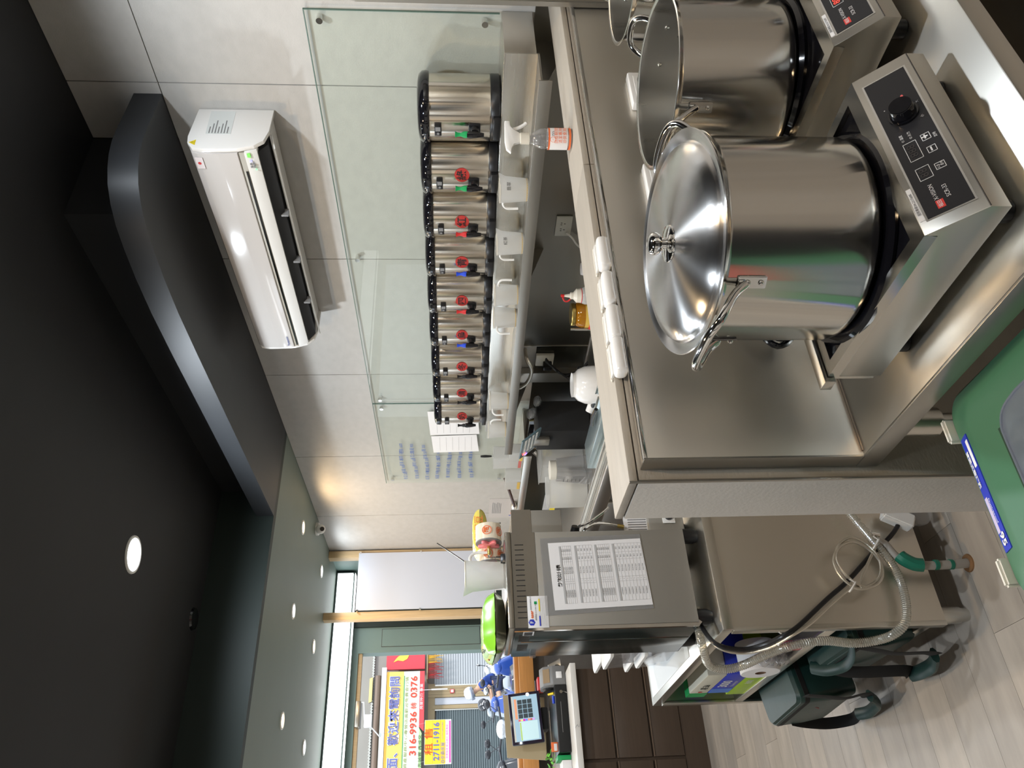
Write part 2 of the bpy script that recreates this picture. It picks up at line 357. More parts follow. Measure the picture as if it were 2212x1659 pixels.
# dome camera
t = thing('dome_camera', 'white dome security camera under the green ceiling by the wall', 'camera', (2.72, 6.14, 2.78))
obj('base', B().lathe([(0, 2.843), (.055, 2.843), (.055, 2.825), (.045, 2.815), (0, 2.815)], (2.72, 6.14, 0), 24), WHITE, t)
obj('ball', B().sph((2.70, 6.10, 2.80), .040), WHITE, t); obj('lens', B().cyl((2.69, 6.07, 2.785), (2.682, 6.055, 2.778), .018), BLKG, t)

# light box over the window
lb = thing('light_box', 'long glowing white light box across the top of the shop window', 'sign', (.6, 7.3, 2.66))
obj('housing', B().box(-1.45, 2.79, 7.335, 7.44, 2.655, 2.835), GREEND, lb)
for a, b_ in ((-1.45, -.1), (-.095, 1.70), (1.705, 2.77)):
    obj('face_panel', B().box(a, b_, 7.305, 7.334, 2.672, 2.818), EM_BOX, lb)
    obj('bottom_panel', B().box(a, b_, 7.31, 7.40, 2.650, 2.655), EM_BOX, lb)

# timber posts with the white hanging board
for x, lab in ((2.775, 'light timber post standing against the tiled wall'), (2.205, 'light timber post at the free side of the white board')):
    solo('timber_post', B().box(x - .032, x + .032, 6.84, 6.93, 0, 2.843, .003), PINE, lab, 'post')
t = thing('white_board', 'big blank white board fixed between two timber posts', 'board', (2.5, 6.83, 1.2))
obj('sheet', B().box(2.245, 2.775, 6.822, 6.832, 1.15, 2.565), mat('white_sheet', (.62, .66, .76), .4), t)
for z in (2.55, 2.0, 1.25):
    for x in (2.24, 2.775): obj('screw', B().cyl((x, 6.815, z), (x, 6.834, z), .009), CHROME, t)
nt_ = thing('menu_card', 'small dark green card with white border on the white board', 'card', (2.33, 6.82, 1.27))
obj('card', card(2.275, 2.40, 1.20, 1.33, 6.821), PAPER, nt_); obj('print', card(2.283, 2.392, 1.208, 1.322, 6.8198), GREEND, nt_)
obj('seal', B().cyl((2.37, 6.819, 1.25), (2.37, 6.8185, 1.25), .02), RED, nt_)

# ------------------------------------------------------------------ wall glass boards
GY = ((1.632, 4.332), (4.338, 5.478))
panes = []
for i, (a, b_) in enumerate(GY):
    t = thing('glass_board', ('long clear glass splash board behind the tea urns', 'shorter glass board with blue handwriting at the far end')[i], 'glass board', (2.8, a, 1.2))
    obj('pane', B().box(2.797, 2.805, a, b_, 1.18 if i else 1.475, 2.21), GLASSW, t)
    obj('pane_edge', B().box(2.7965, 2.8055, a, b_, 2.209, 2.2125).box(2.7965, 2.8055, a, a + .003, 1.48, 2.21), mat('glass_edge', (.10, .16, .13), .2), t)
    for y in ((a + .04, 2.965, b_ - .05) if i == 0 else (a + .05, b_ - .07)):
        for z in (2.156, 1.535 if i == 0 else 1.335):
            if i == 0 and z < 2 and y > 2: continue
            obj('standoff', B().cyl((2.786, y, z), (2.8195, y, z), .0125, seg=20), CHROME, t)
    panes.append(t)
BPEN = mat('blue_marker', (.03, .10, .38), .6)
rows = ['紅茶 1600', '綠茶 1200', '青茶 冰', '烏龍 900', '冬瓜 2匙', '鮮奶 600', '糖 300', '珍珠 50', '仙草 200', '椰果 80']
for i in range(7):
    for j in range(5):
        text('handwriting', rows[(i * 3 + j) % 10], .034, BPEN, (2.7965, 4.93 + .105 * j, 2.06 - .085 * i + .01 * math.sin(i + j)), -Y_, Z_, panes[1])
for s, (y0, y1, z0, z1), rz in (('upper', (4.42, 4.735, 1.50, 1.845), 0), ('lower', (4.745, 4.985, 1.50, 1.83), 0)):
    o = thing('paper_sheet', 'white sheet taped on the glass, %s' % ('partly behind the last urn' if s == 'upper' else 'hanging slightly crooked beside the last urn'), 'paper', (2.79, y0, z0))
    obj('sheet', B().prism([(y0, z0 + .02), (y1, z0), (y1 + .01, z1), (y0 + .015, z1 + .01)], 'x', 2.794, 2.7955), PAPER, o)
    for k in range(6): obj('table_line', B().box(2.7932, 2.7938, y0 + .03, y1 - .02, z1 - .05 - k * .045, z1 - .0485 - k * .045), PAPERG, o)

# ------------------------------------------------------------------ air conditioner
ac = thing('air_conditioner', 'long white split air conditioner high on the tiled wall', 'air conditioner', (2.815, 2.75, 2.4))
prof = [(2.815, 2.407), (2.815, 2.713), (2.64, 2.727), (2.60, 2.722), (2.568, 2.700), (2.562, 2.66), (2.565, 2.56), (2.568, 2.522), (2.588, 2.46), (2.62, 2.425), (2.68, 2.41)]
for a_, b_ in ((2.088, 2.106), (3.398, 3.416)): obj('side_cover', B().prism(prof, 'y', a_, b_, .002), WHITEG, ac)
obj('body', B().prism([(2.815, 2.42), (2.815, 2.712), (2.64, 2.724), (2.585, 2.70), (2.585, 2.53), (2.66, 2.50), (2.70, 2.435)], 'y', 2.106, 3.398), WHITE, ac)
obj('front_panel', B().prism([(2.604, 2.722), (2.575, 2.708), (2.558, 2.68), (2.556, 2.60), (2.561, 2.525), (2.575, 2.522), (2.59, 2.60), (2.59, 2.70)], 'y', 2.108, 3.396, .003), mat('ac_front', (.58, .55, .525), .12, coat=.4), ac)
obj('trim_strip', B().box(2.563, 2.58, 2.20, 3.38, 2.502, 2.511), CHROME, ac)
obj('strip_recess', B().box(2.568, 2.60, 2.11, 3.396, 2.498, 2.521), mat('ac_recess', (.35, .32, .26), .4), ac)
obj('lower_fascia', B().prism([(2.566, 2.500), (2.60, 2.500), (2.615, 2.452), (2.588, 2.452)], 'y', 2.108, 3.396, .002), WHITE, ac)
obj('outlet_slot', B().prism([(2.592, 2.450), (2.70, 2.47), (2.72, 2.425), (2.64, 2.418)], 'y', 2.125, 3.38), BLKM, ac)
obj('louvre', B().prism([(2.622, 2.392), (2.63, 2.388), (2.72, 2.412), (2.72, 2.42)], 'y', 2.135, 3.365, .002), WHITE, ac)
for y in (2.50, 2.80, 3.10): obj('louvre_clip', B().box(2.62, 2.66, y - .006, y + .006, 2.40, 2.44, .002), GREYP, ac)
for k in range(9): obj('inner_vane', B().box(2.64, 2.70, 2.2 + k * .13, 2.203 + k * .13, 2.425, 2.45), GREYP, ac)
obj('display', B().box(2.5700, 2.5735, 2.115, 2.135, 2.478, 2.496), mat('display_green', (.05, .3, .02), .4, emit=(.3, 1, .1), es=.5), ac)
obj('indicator', B().box(2.5705, 2.574, 2.15, 2.158, 2.478, 2.486), mat('led_blue', (.1, .1, .6), .4, emit=(.4, .4, 1), es=1.2), ac)
obj('indicator', B().box(2.5705, 2.574, 2.195, 2.20, 2.466, 2.472), mat('led_green', (.1, .6, .1), .4, emit=(.3, 1, .5), es=1), ac)
for k in range(4): obj('button', B().box(2.571, 2.5745, 2.165 + .014 * (k % 2), 2.174 + .014 * (k % 2), 2.482 - .012 * (k // 2), 2.490 - .012 * (k // 2)), INKG, ac)
text('lettering', 'Panasonic', .020, mat('logo_navy', (.05, .07, .2), .5), (2.557, 3.34, 2.548), -Y_, Z_, ac, bold=.0004)
YEL = mat('warning_yellow', (.80, .62, .02), .5)
obj('warning_label', B().prism([(2.585, 2.690), (2.618, 2.690), (2.6015, 2.716)], 'y', 2.0868, 2.0878), YEL, ac)
text('warning_mark', '!', .018, INK, (2.6015, 2.0868, 2.699), X_, Z_, ac)
obj('rating_label', B().box(2.655, 2.80, 2.0872, 2.0879, 2.56, 2.66), mat('label_pale', (.66, .68, .66), .5), ac)
for k in range(7): obj('label_line', B().box(2.66, 2.70 + .02 * (k % 3), 2.0866, 2.0871, 2.645 - k * .012, 2.649 - k * .012), INKG, ac)
obj('corner_sticker', B().box(2.5535, 2.556, 2.125, 2.18, 2.665, 2.695), mat('sticker_pinkish', (.75, .68, .68), .4), ac)
text('corner_print', '●', .018, RED, (2.5533, 2.152, 2.68), -Y_, Z_, ac)
# ================================================================== POT TABLE
pt = thing('pot_table', 'stainless steel low worktable with raised back panel carrying the stock pots', 'table', (1.7, 1.0, 0))
obj('worktop', B().box(.745, 2.80, .672, 1.376, .768, .81, .003), STEELM, pt)
obj('splashback', B().box(.745, 2.80, 1.374, 1.410, .80, 1.272, .0025), STEELX, pt)
obj('splash_rim', B().box(.745, 2.80, 1.371, 1.377, 1.266, 1.277, .002), CHROME, pt)
obj('weld_seam', B().box(.757, 2.80, 1.369, 1.375, .809, .8125), mat('seam', (.25, .2, .15), .5, 1), pt)
obj('end_rim', B().box(.741, .747, .674, 1.41, .766, .8125, .001).box(.743, .747, 1.37, 1.414, .766, 1.274), STEELD, pt)
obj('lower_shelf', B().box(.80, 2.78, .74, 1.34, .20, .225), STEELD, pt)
for x in (.80, 2.74):
    for y in (.74, 1.33):
        l = obj('leg', B().cyl((x, y, .04), (x, y, .77), .019, seg=20), STEELM, pt)
        obj('leg_socket', B().cyl((x, y, .66), (x, y, .768), .030, seg=20), STEELM, l); obj('leg_foot', B().cyl((x, y, 0), (x, y, .05), .016, .024), BLK, l)
obj('gusset', B().box(.80, .815, .76, 1.32, .70, .766), STEELD, pt)

# ------------------------------------------------------------------ induction cookers
BEZEL = mat('bezel_steel', (.60, .585, .54), .22, 1, rvar=.05, scale=4)
def cooker(x0, lab, n):
    t = thing('induction_cooker', lab, 'cooker', (x0 + .187, .96, .812)); x1 = x0 + .376
    y0, yt, y1, zb, z1, zt = .743, .803, 1.172, .848, .880, .950
    shell = B().prism([(y0, zb), (y0, z1), (yt, zt), (yt + .003, zt - .02), (y1, zt - .02), (y1, zb)], 'x', x0, x1, .0012)
    obj('housing', shell, STEELM, t)
    fr = B().box(x0, x1, yt, yt + .030, zt - .021, zt); fr.box(x0, x1, y1 - .022, y1, zt - .021, zt)
    fr.box(x0, x0 + .022, yt + .030, y1 - .022, zt - .021, zt); fr.box(x1 - .022, x1, yt + .030, y1 - .022, zt - .021, zt)
    obj('top_frame', fr, BEZEL, t)
    obj('glass_plate', B().box(x0 + .022, x1 - .022, yt + .03, y1 - .022, zt - .02, zt - .010), BLKG, t)
    cx, cy = (.997, 1.005) if n == 0 else ((1.506, 1.026) if n == 1 else (x0 + .19, 1.02))
    r = .183 if n == 0 else .168
    obj('pan_ring', B().lathe([(r + .006, zt - .012), (r + .010, zt - .002), (r + .004, zt + .006), (r - .02, zt + .004), (r - .05, zt - .008)], (cx, cy, 0), 56), BLKG, t)
    obj('rear_rail', B().box(x0 - .010, x1 + .01, 1.176, 1.204, .936, .957, .001).box(x0, x1, 1.172, 1.18, .86, .94), BEZEL, t)
    obj('seam_line', B().box(x0 + .002, x1 - .002, y0 - .0008, y0 + .001, z1 - .001, z1 + .0006), GROUT, t)
    for fx in (x0 + .04, x1 - .04):
        for fy in (.79, 1.12): obj('foot', B().cyl((fx, fy, .811), (fx, fy, .85), .018), BLK, t)
    # sloping control panel
    A = Vector((x0, y0, z1)); S = Vector((0, yt - y0, zt - z1)); Ln = S.length; S.normalize(); N = X_.cross(S)
    P = lambda s, q, h=0: A + X_ * s + S * q + N * h
    def plate(name, s0, s1, q0, q1, h, m, par=t):
        b = B(); b.prism([(0, 0)] * 0 + [(s0, q0), (s1, q0), (s1, q1), (s0, q1)], 'z', -.001, h)
        bmesh.ops.transform(b.b, matrix=Matrix(((1, 0, 0, A.x), (0, S.y, N.y, A.y), (0, S.z, N.z, A.z), (0, 0, 0, 1))), verts=list(b.b.verts))
        return obj(name, b, m, par)
    plate('bezel', .022, .350, .0095, .0815, .0012, CHROME)
    plate('control_panel', .025, .347, .0125, .0785, .0018, PANELK)
    kc = P(.2455, .044)
    b = B().cyl(kc + N * .0015, kc + N * .006, .0235, seg=36); b.cyl(kc + N * .006, kc + N * .024, .0205, .0185, seg=36)
    kn = obj('knob', b, BLKG, t)
    obj('knob_cap', B().cyl(kc + N * .0238, kc + N * .0248, .0172, seg=36), mat('spun_black', (.03, .03, .035), .22, 1, aniso=.8), kn)
    obj('knob_pointer', B().cyl(kc + N * .020 + X_ * .0185 - S * .009, kc + N * .0245 + X_ * .0165 - S * .008, .0022), RED, kn)
    def frame(name, s0, s1, q0, q1, w, m=INKW):
        b = B()
        for a in ((s0, s1, q0, q0 + w), (s0, s1, q1 - w, q1), (s0, s0 + w, q0, q1), (s1 - w, s1, q0, q1)):
            b.prism([(a[0], a[2]), (a[1], a[2]), (a[1], a[3]), (a[0], a[3])], 'z', .0017, .0022)
        bmesh.ops.transform(b.b, matrix=Matrix(((1, 0, 0, A.x), (0, S.y, N.y, A.y), (0, S.z, N.z, A.z), (0, 0, 0, 1))), verts=list(b.b.verts))
        return obj(name, b, m, t)
    TX = lambda s_, sz, s, q, m=INKW, **k: text('lettering', s_, sz, m, P(s, q, .0019), X_, S, t, **k)
    SEG = mat('segment_dim', (.05, .045, .045), .4) if n == 0 else mat('segment_lit', (.3, .02, .02), .4, emit=(1, .08, .05), es=1.5)
    frame('timer_display', .142, .183, .0455, .0655, .0008); TX('888', .017, .1625, .0556, SEG, sx=1.1)
    frame('level_display', .0975, .124, .0455, .0655, .0008); TX('88', .017, .1108, .0556, SEG, sx=1.1)
    frame('plus_key', .1715, .186, .0245, .0378, .0009); TX('+', .017, .179, .0315, bold=.0005)
    frame('minus_key', .143, .1565, .0245, .0378, .0009); TX('−', .017, .1497, .031, bold=.0005)
    frame('mode_key', .105, .1185, .0243, .039, .0009); TX('定時', .0045, .1135, .0285); TX('火力', .0045, .1105, .0345); TX('/', .014, .1118, .0316)
    TX('定時', .0055, .174, .0185); TX('大', .0055, .257, .0190); TX('小', .0055, .2226, .0215); TX('•', .008, .272, .066)
    TX('O 溫度', .0055, .1965, .0620); TX('O 火力', .0055, .1965, .0500)
    TX('X-VISION', .0088, .068, .0565, sx=.9); TX('SCR-33', .0090, .061, .0400, sx=.95)
    lg = plate('logo_badge', .034, .050, .0490, .0600, .0021, mat('badge_red', (.72, .06, .05), .4)); TX('福田', .0072, .042, .0545, INKW, off=.001)
    plate('service_sticker', .0255, .0945, .0822, .0894, .0016, PAPER); TX('服務專線:04-23175690', .0056, .060, .0858, INK, sx=.88)
    return t
CK1 = cooker(.808, 'nearest induction cooker, knob and dark displays in view, under the lidded pot', 0)
cooker(1.295, 'second induction cooker with a lit red display, under the open pot', 1)
cooker(1.782, 'third induction cooker, mostly hidden behind the open pot', 2)

# ------------------------------------------------------------------ stock pots
def pot(cx, cy, R, zb, zt, lab, haz, hw=.070, name='stock_pot'):
    t = thing(name, lab, 'pot', (cx, cy, zb))
    out = [(0, zb), (R - .03, zb), (R - .012, zb + .004), (R - .003, zb + .013), (R, zb + .026), (R, zt - .012), (R + .003, zt - .006), (R + .0075, zt - .001), (R + .009, zt + .0015), (R + .006, zt + .003), (R - .001, zt)]
    obj('outer_wall', B().lathe(out, (cx, cy, 0), 96), POLISH, t, ang=50)
    inn = [(R - .001, zt), (R - .003, zt - .01), (R - .003, zb + .03), (R - .02, zb + .008), (0, zb + .007)]
    obj('inner_wall', B().lathe(inn, (cx, cy, 0), 96), SATIN, t, ang=50)
    for a in (haz, haz + 180):
        a = math.radians(a); d = Vector((math.cos(a), math.sin(a), 0)); s = Vector((-d.y, d.x, 0)); c = Vector((cx, cy, 0))
        def pp(along, outw, z):
            return c + d * (outw) + s * along + Z_ * z
        dep = math.sqrt(R * R - hw * hw)
        pts = [pp(-hw, dep + .006, zt - .040), pp(-hw * .98, dep + .026, zt - .018), pp(-hw * .86, R + .046, zt + .008), pp(-hw * .45, R + .058, zt + .022), pp(hw * .45, R + .058, zt + .022), pp(hw * .86, R + .046, zt + .008), pp(hw * .98, dep + .026, zt - .018), pp(hw, dep + .006, zt - .040)]
        h = obj('handle', B().tube(pts, .0075, seg=12, sub=5), CHROME, t)
        for sg in (-1, 1):
            th = math.atan2(sg * hw, dep) + a; e = Vector((math.cos(th), math.sin(th), 0)); f = Vector((-e.y, e.x, 0))
            m = Matrix((f, Z_, e)).transposed().to_4x4(); m.translation = c + e * (R + .0015) + Z_ * (zt - .052)
            q = bmesh.new(); bmesh.ops.create_cube(q, size=1); bmesh.ops.scale(q, vec=(.022, .048, .003), verts=list(q.verts)); bmesh.ops.bevel(q, geom=[x for x in q.edges], offset=.0014, segments=2, affect='EDGES')
            obj('bracket', B().add(q, m), CHROME, h)
            for dz in (-.011, .011):
                p = c + e * (R + .003) + Z_ * (zt - .055 + dz)
                obj('rivet', B().sph(p, .0050, 12, 8), CHROME, h)
                obj('inner_rivet', B().sph(c + e * (R - .003) + Z_ * (zt - .055 + dz), .0055, 12, 8), CHROME, t) if dz > 0 else None
    return t
pot(.997, 1.005, .183, .955, 1.222, 'large polished steel stock pot closed with a domed lid', 177, .083)
p2 = pot(1.497, 1.026, .176, .955, 1.205, 'open polished steel stock pot on the second cooker', 5, .046)
pot(1.985, 1.03, .172, .955, 1.218, 'third open steel pot at the upper right corner of the photo, behind the open pot', 30)
# leaning lid
d = Vector((.986, 1.003, 0)).normalized(); tl = math.radians(5.04)
ax = Vector((-d.y, d.x, 0)); LM = Matrix.Translation((.986, 1.003, 1.245)) @ Matrix.Rotation(-tl, 4, ax)
t = thing('pot_lid', 'domed polished lid with round knob resting askew on the nearest pot', 'lid', (.986, 1.003, 1.245))
def lobj(name, b, m, par):
    bmesh.ops.transform(b.b, matrix=LM, verts=list(b.b.verts)); return obj(name, b, m, par, ang=45)
lobj('dome', B().lathe([(.200, -.001), (.2015, .001), (.200, .0028), (.190, .0018), (.180, -.002), (.1765, .002), (.174, .006), (.150, .0125), (.115, .0175), (.075, .021), (.035, .023), (0, .0235)], (0, 0, 0), 120), LIDST, t)
lobj('dome_underside', B().lathe([(.200, -.001), (.188, -.0015), (.178, -.012), (.1765, -.012), (.176, .001), (.115, .016), (0, .021)], (0, 0, 0), 96), CHROME, t)
kb = lobj('knob_base', B().lathe([(.034, .0215), (.033, .025), (.024, .0275), (.012, .0285), (.010, .032), (.0095, .038)], (0, 0, 0), 40), CHROME, t)
lobj('knob', B().lathe([(.0095, .037), (.015, .039), (.0195, .043), (.021, .049), (.0195, .055), (.014, .0595), (0, .061)], (0, 0, 0), 40), CHROME, t)

# ------------------------------------------------------------------ tall steel cabinet at the right-hand edge
t = thing('steel_cabinet', 'tall stainless cabinet standing at the right end of the pot table', 'cabinet', (2.6, 1.1, .81))
obj('body', B().box(2.405, 2.80, .80, 1.365, .812, 1.982, .004), STEELX, t)
obj('top_cap', B().box(2.400, 2.803, .796, 1.369, 1.965, 1.985, .002), STEELD, t)
obj('hinge_strip', B().box(2.398, 2.405, 1.355, 1.371, .83, 1.965), STEELD, t)
obj('sticker', B().box(2.4035, 2.4048, 1.30, 1.362, 1.88, 1.945, .0006), PAPER, t)
text('lettering', 'F', .03, ROYAL, (2.4033, 1.345, 1.925), -Y_, Z_, t, bold=.002)
text('lettering', 'eser', .016, ORANGE, (2.4033, 1.32, 1.905), -Y_, Z_, t)

# outlets on the splashback
def socket(x, z, w, h, lab, plug):
    t = thing('wall_socket', lab, 'socket', (x, 1.37, z))
    obj('plate', B().box(x - w / 2, x + w / 2, 1.345, 1.373, z - h / 2, z + h / 2, .005), WHITEG, t)
    obj('insert', B().box(x - w / 2 + .02, x + w / 2 - .02, 1.3435, 1.346, z - h / 2 + .014, z + h / 2 - .014, .0006), WHITE, t)
    if plug:
        q = obj('plug', B().box(x - .01, x + .032, 1.295, 1.345, z - .025, z + .03, .007), BLK, t)
        obj('cord', B().tube([(x + .01, 1.30, z - .02), (x + .01, 1.29, z - .08), (x, 1.32, z - .2), (x - .04, 1.35, .83)], .005), BLK, q)
socket(1.945, 1.095, .145, .105, 'white socket plate with a black plug behind the open pot', True)
socket(1.545, 1.105, .145, .105, 'white socket plate half hidden behind the lidded pot', False)
obj('power_cord', B().tube([(1.10, 1.32, .985), (1.04, 1.335, .975), (1.003, 1.335, .945), (1.03, 1.335, .905), (1.10, 1.33, .90), (1.14, 1.33, .94), (1.10, 1.325, .975), (1.035, 1.32, .965), (1.012, 1.32, .94), (1.04, 1.32, .915), (1.1, 1.3, .905), (1.12, 1.26, .85)], .0075, seg=10), BLKG, CK1)

# ------------------------------------------------------------------ things on the ledge
t = thing('spray_bottle', 'clear spray bottle with white trigger and red-lettered label on the ledge', 'bottle', (1.925, 1.515, 1.3))
c = (1.925, 1.515, 0)
obj('body', B().lathe([(0, 1.301), (.028, 1.301), (.031, 1.304), (.031, 1.372), (.029, 1.376), (.031, 1.384), (.028, 1.398), (.018, 1.416), (.0145, 1.424), (.0145, 1.432)], c, 32), CLEAR, t)
lbm = obj('label', B().lathe([(.0315, 1.314), (.0317, 1.315), (.0317, 1.372), (.0315, 1.373)], c, 40), PAPER, t)
obj('label_band', B().lathe([(.0319, 1.368), (.0319, 1.373)], c, 40).lathe([(.0319, 1.305), (.0319, 1.311)], c, 40), ORANGE, t)
obj('neck_collar', B().lathe([(.0165, 1.428), (.0175, 1.429), (.017, 1.455), (.0155, 1.457), (0, 1.457)], c, 28), OFFW, t)
tr = Vector((.827, -.563, 0)); fw = Vector((.561, .825, 0))
hd = B(); m = Matrix((tr, fw * -1, Z_)).transposed().to_4x4(); m.translation = (1.925, 1.515, 0)
q = B().prism([(-.014, 1.457), (.014, 1.457), (.026, 1.478), (.036, 1.486), (.050, 1.488), (.050, 1.503), (-.01, 1.503), (-.035, 1.498), (-.046, 1.484), (-.03, 1.482), (-.018, 1.474)], 'y', -.0095, .0095, .002)
bmesh.ops.transform(q.b, matrix=m, verts=list(q.b.verts)); obj('spray_head', q, WHITE, t)
obj('trigger', B().tube([m @ Vector((.026, 0, 1.484)), m @ Vector((.030, 0, 1.465)), m @ Vector((.040, 0, 1.445)), m @ Vector((.047, 0, 1.437))], .0045, seg=8, flat=1.4), WHITE, t)
fo = Vector((1.925, 1.515, 0)) - fw * .0325
for s_, z, sz, mm in (('⊖', 1.359, .013, ORANGE), ('75%', 1.359, .010, INK), ('防疫期間', 1.3495, .0125, ORANGE), ('清潔專用', 1.3365, .0125, ORANGE), ('非供食用', 1.3235, .0125, ORANGE)):
    dx = -.012 if s_ == '⊖' else (.006 if s_ == '75%' else 0)
    text('lettering', s_, sz, mm, fo + tr * dx + Z_ * z, tr, Z_, t, sx=.95)
labs = ['white plastic hook over the front edge of the ledge, furthest from the wall end cap', 'white plastic hook on the ledge edge, second from the end cap', 'white plastic hook on the ledge edge, third from the end cap', 'white plastic hook nearest the end cap of the ledge, casting a round shadow']
for i, xx in enumerate((1.335, 1.22, 1.115, 1.02)):
    t = thing('plastic_hook', labs[i], 'hook', (xx, 1.41, 1.28), 'white plastic hooks along the ledge')
    b = B().box(xx - .052, xx + .050, 1.376, 1.414, 1.272, 1.303, .012, 3)
    obj('grip', b, WHITEG, t)
    obj('ribbed_strip', B().box(xx - .042, xx + .040, 1.402, 1.424, 1.297, 1.3055, .002), mat('ribbed_white', (.7, .68, .64), .3, bump=1, bscale=90) if i == 0 else bpy.data.materials['ribbed_white'], t)
    obj('wire_stay', B().tube([(xx - .045, 1.418, 1.304), (xx - .04, 1.432, 1.303), (xx + .035, 1.432, 1.303), (xx + .04, 1.418, 1.304)], .0022, seg=6, sub=2), OFFW, t)

t = thing('reflection_mat', 'black mat added out of view before the pot table to darken reflections in the pots', 'mat', (-.35, -.1, 0))  # added out of view so the pots mirror a dark floor
obj('mat', B().box(-1.1, .32, -1.3, .62, .0, .012, .004), BLKM, t)
t = thing('crate', 'red plastic crate added out of view beside the storage box for its reflection in the pots', 'crate', (.12, .86, 0))  # added out of view to put a red patch into the pot reflections
obj('bin', B().loft([(.13, .12, .02, .001), (.15, .14, .02, .40)], (.10, .84, 0)), RED, t); obj('rim', B().loft([(.158, .148, .02, .39), (.158, .148, .02, .41)], (.10, .84, 0)), RED, t)
# ------------------------------------------------------------------ green storage box in the foreground
t = thing('storage_box', 'green plastic storage box with ivory clips, clear window and blue label', 'box', (.565, .965, 0))
RZ = Matrix.Translation((.565, .965, 0)) @ Matrix.Rotation(math.radians(-1.5), 4, 'Z')
def R(b): bmesh.ops.transform(b.b, matrix=RZ, verts=list(b.b.verts)); return b
obj('bin', R(B().loft([(.155, .205, .04, .0), (.165, .215, .04, .02), (.175, .232, .04, .57), (.180, .238, .04, .60)])), GREENBOX, t)
obj('lid', R(B().loft([(.192, .250, .05, .595), (.197, .255, .05, .62), (.197, .255, .05, .700), (.193, .251, .048, .714), (.182, .241, .045, .720), (.160, .196, .04, .7335), (.150, .185, .035, .735)])), GREENBOX, t)
w = B().prism([(-.03, .112), (.066, .112), (.080, .106), (.094, .088), (.101, .06), (.103, .02), (.103, -.16), (-.110, -.16), (-.110, .112)], 'z', .7345, .7375, .0008)
wi = obj('window', R(w), WINDOW, t)
obj('window_rim', R(B().tube([(.103, -.16, .7375), (.103, .02, .7375), (.099, .065, .7375), (.090, .094, .7375), (.070, .110, .7375), (.04, .114, .7375), (-.110, .114, .7375)], .0026, seg=8, sub=3)), WINDOW, wi)
obj('hinge_gap', R(B().box(-.112, .070, .118, .124, .7345, .7356)), mat('deep_green', (.012, .04, .02), .6), t)
for x in (.140, -.135):
    q = bmesh.new(); bmesh.ops.create_cube(q, size=1); bmesh.ops.scale(q, vec=(.050, .013, .060), verts=list(q.verts)); bmesh.ops.bevel(q, geom=list(q.edges), offset=.004, segments=2, affect='EDGES')
    obj('clip', R(B().add(q, Matrix.Translation((x, .258, .700)) @ Matrix.Rotation(math.radians(-6), 4, 'X'))), OFFW, t)
# label on the gently sloping far shoulder of the lid
a0 = Vector((0, .2405, .7203)); a1 = Vector((0, .1960, .7336)); sl = (a1 - a0).normalized()
NN = Vector((0, sl.z, -sl.y)).normalized()
def FP(x, q_, h=.003): return RZ @ (Vector((x, 0, 0)) + a0 + sl * q_ + NN * h)
def fplate(name, x0, x1, q0, q1, h, m):
    b = B(); vs = [(x0, q0), (x1, q0), (x1, q1), (x0, q1)]
    A = [b.b.verts.new(FP(x, q_, h - .002)) for x, q_ in vs]; C = [b.b.verts.new(FP(x, q_, h)) for x, q_ in vs]
    b.b.faces.new(A[::-1]); b.b.faces.new(C)
    for i in range(4): b.b.faces.new((A[i], A[(i + 1) % 4], C[(i + 1) % 4], C[i]))
    return obj(name, b, m, t)
fplate('label', -.108, .108, .003, .033, .0018, ROYAL)
fplate('barcode_patch', .045, .098, .020, .031, .0022, PAPER); fplate('picture_patch', -.075, -.01, .005, .017, .0022, mat('lilac', (.55, .48, .65), .4))
rx = (RZ.to_3x3() @ Vector((-1, 0, 0))); us = (RZ.to_3x3() @ sl)
text('lettering', '95', .024, INKW, FP(-.088, .019, .0026), rx, us, t, bold=.0008)
text('lettering', 'Dust-proof', .010, INKW, FP(-.038, .024, .0026), rx, us, t)
text('lettering', '雙開式整理箱', .012, INKW, FP(.045, .011, .0026), rx, us, t, bold=.0003)
# ================================================================== DRINKS COUNTER BEHIND THE PARTITION
# two-tier steel shelf with the urns
t = thing('urn_shelf', 'long two-tier stainless shelf on the wall carrying the tea urns', 'shelf', (2.6, 3.0, 1.30))
obj('upper_tier', B().box(2.547, 2.815, 1.632, 4.28, 1.356, 1.473, .002), STEELM, t)
obj('front_plate', B().box(2.543, 2.5475, 1.632, 4.28, 1.352, 1.474, .001), STEEL, t)
obj('lower_tray', B().box(2.382, 2.547, 1.632, 4.29, 1.345, 1.352), STEELD, t)
obj('front_lip', B().box(2.378, 2.384, 1.628, 4.292, 1.312, 1.360, .001), STEELD, t)
for y in (1.75, 2.9, 4.15): obj('bracket', B().prism([(2.82, 1.20), (2.82, 1.345), (2.45, 1.345)], 'y', y, y + .004), STEELD, t)
t = thing('low_wall_shelf', 'lower stainless shelf further along the wall past the urns', 'shelf', (2.6, 5.0, 1.17))
obj('board', B().box(2.45, 2.815, 4.44, 5.62, 1.205, 1.213), STEELM, t); obj('front_lip', B().box(2.444, 2.451, 4.44, 5.62, 1.172, 1.220, .001), STEELM, t)

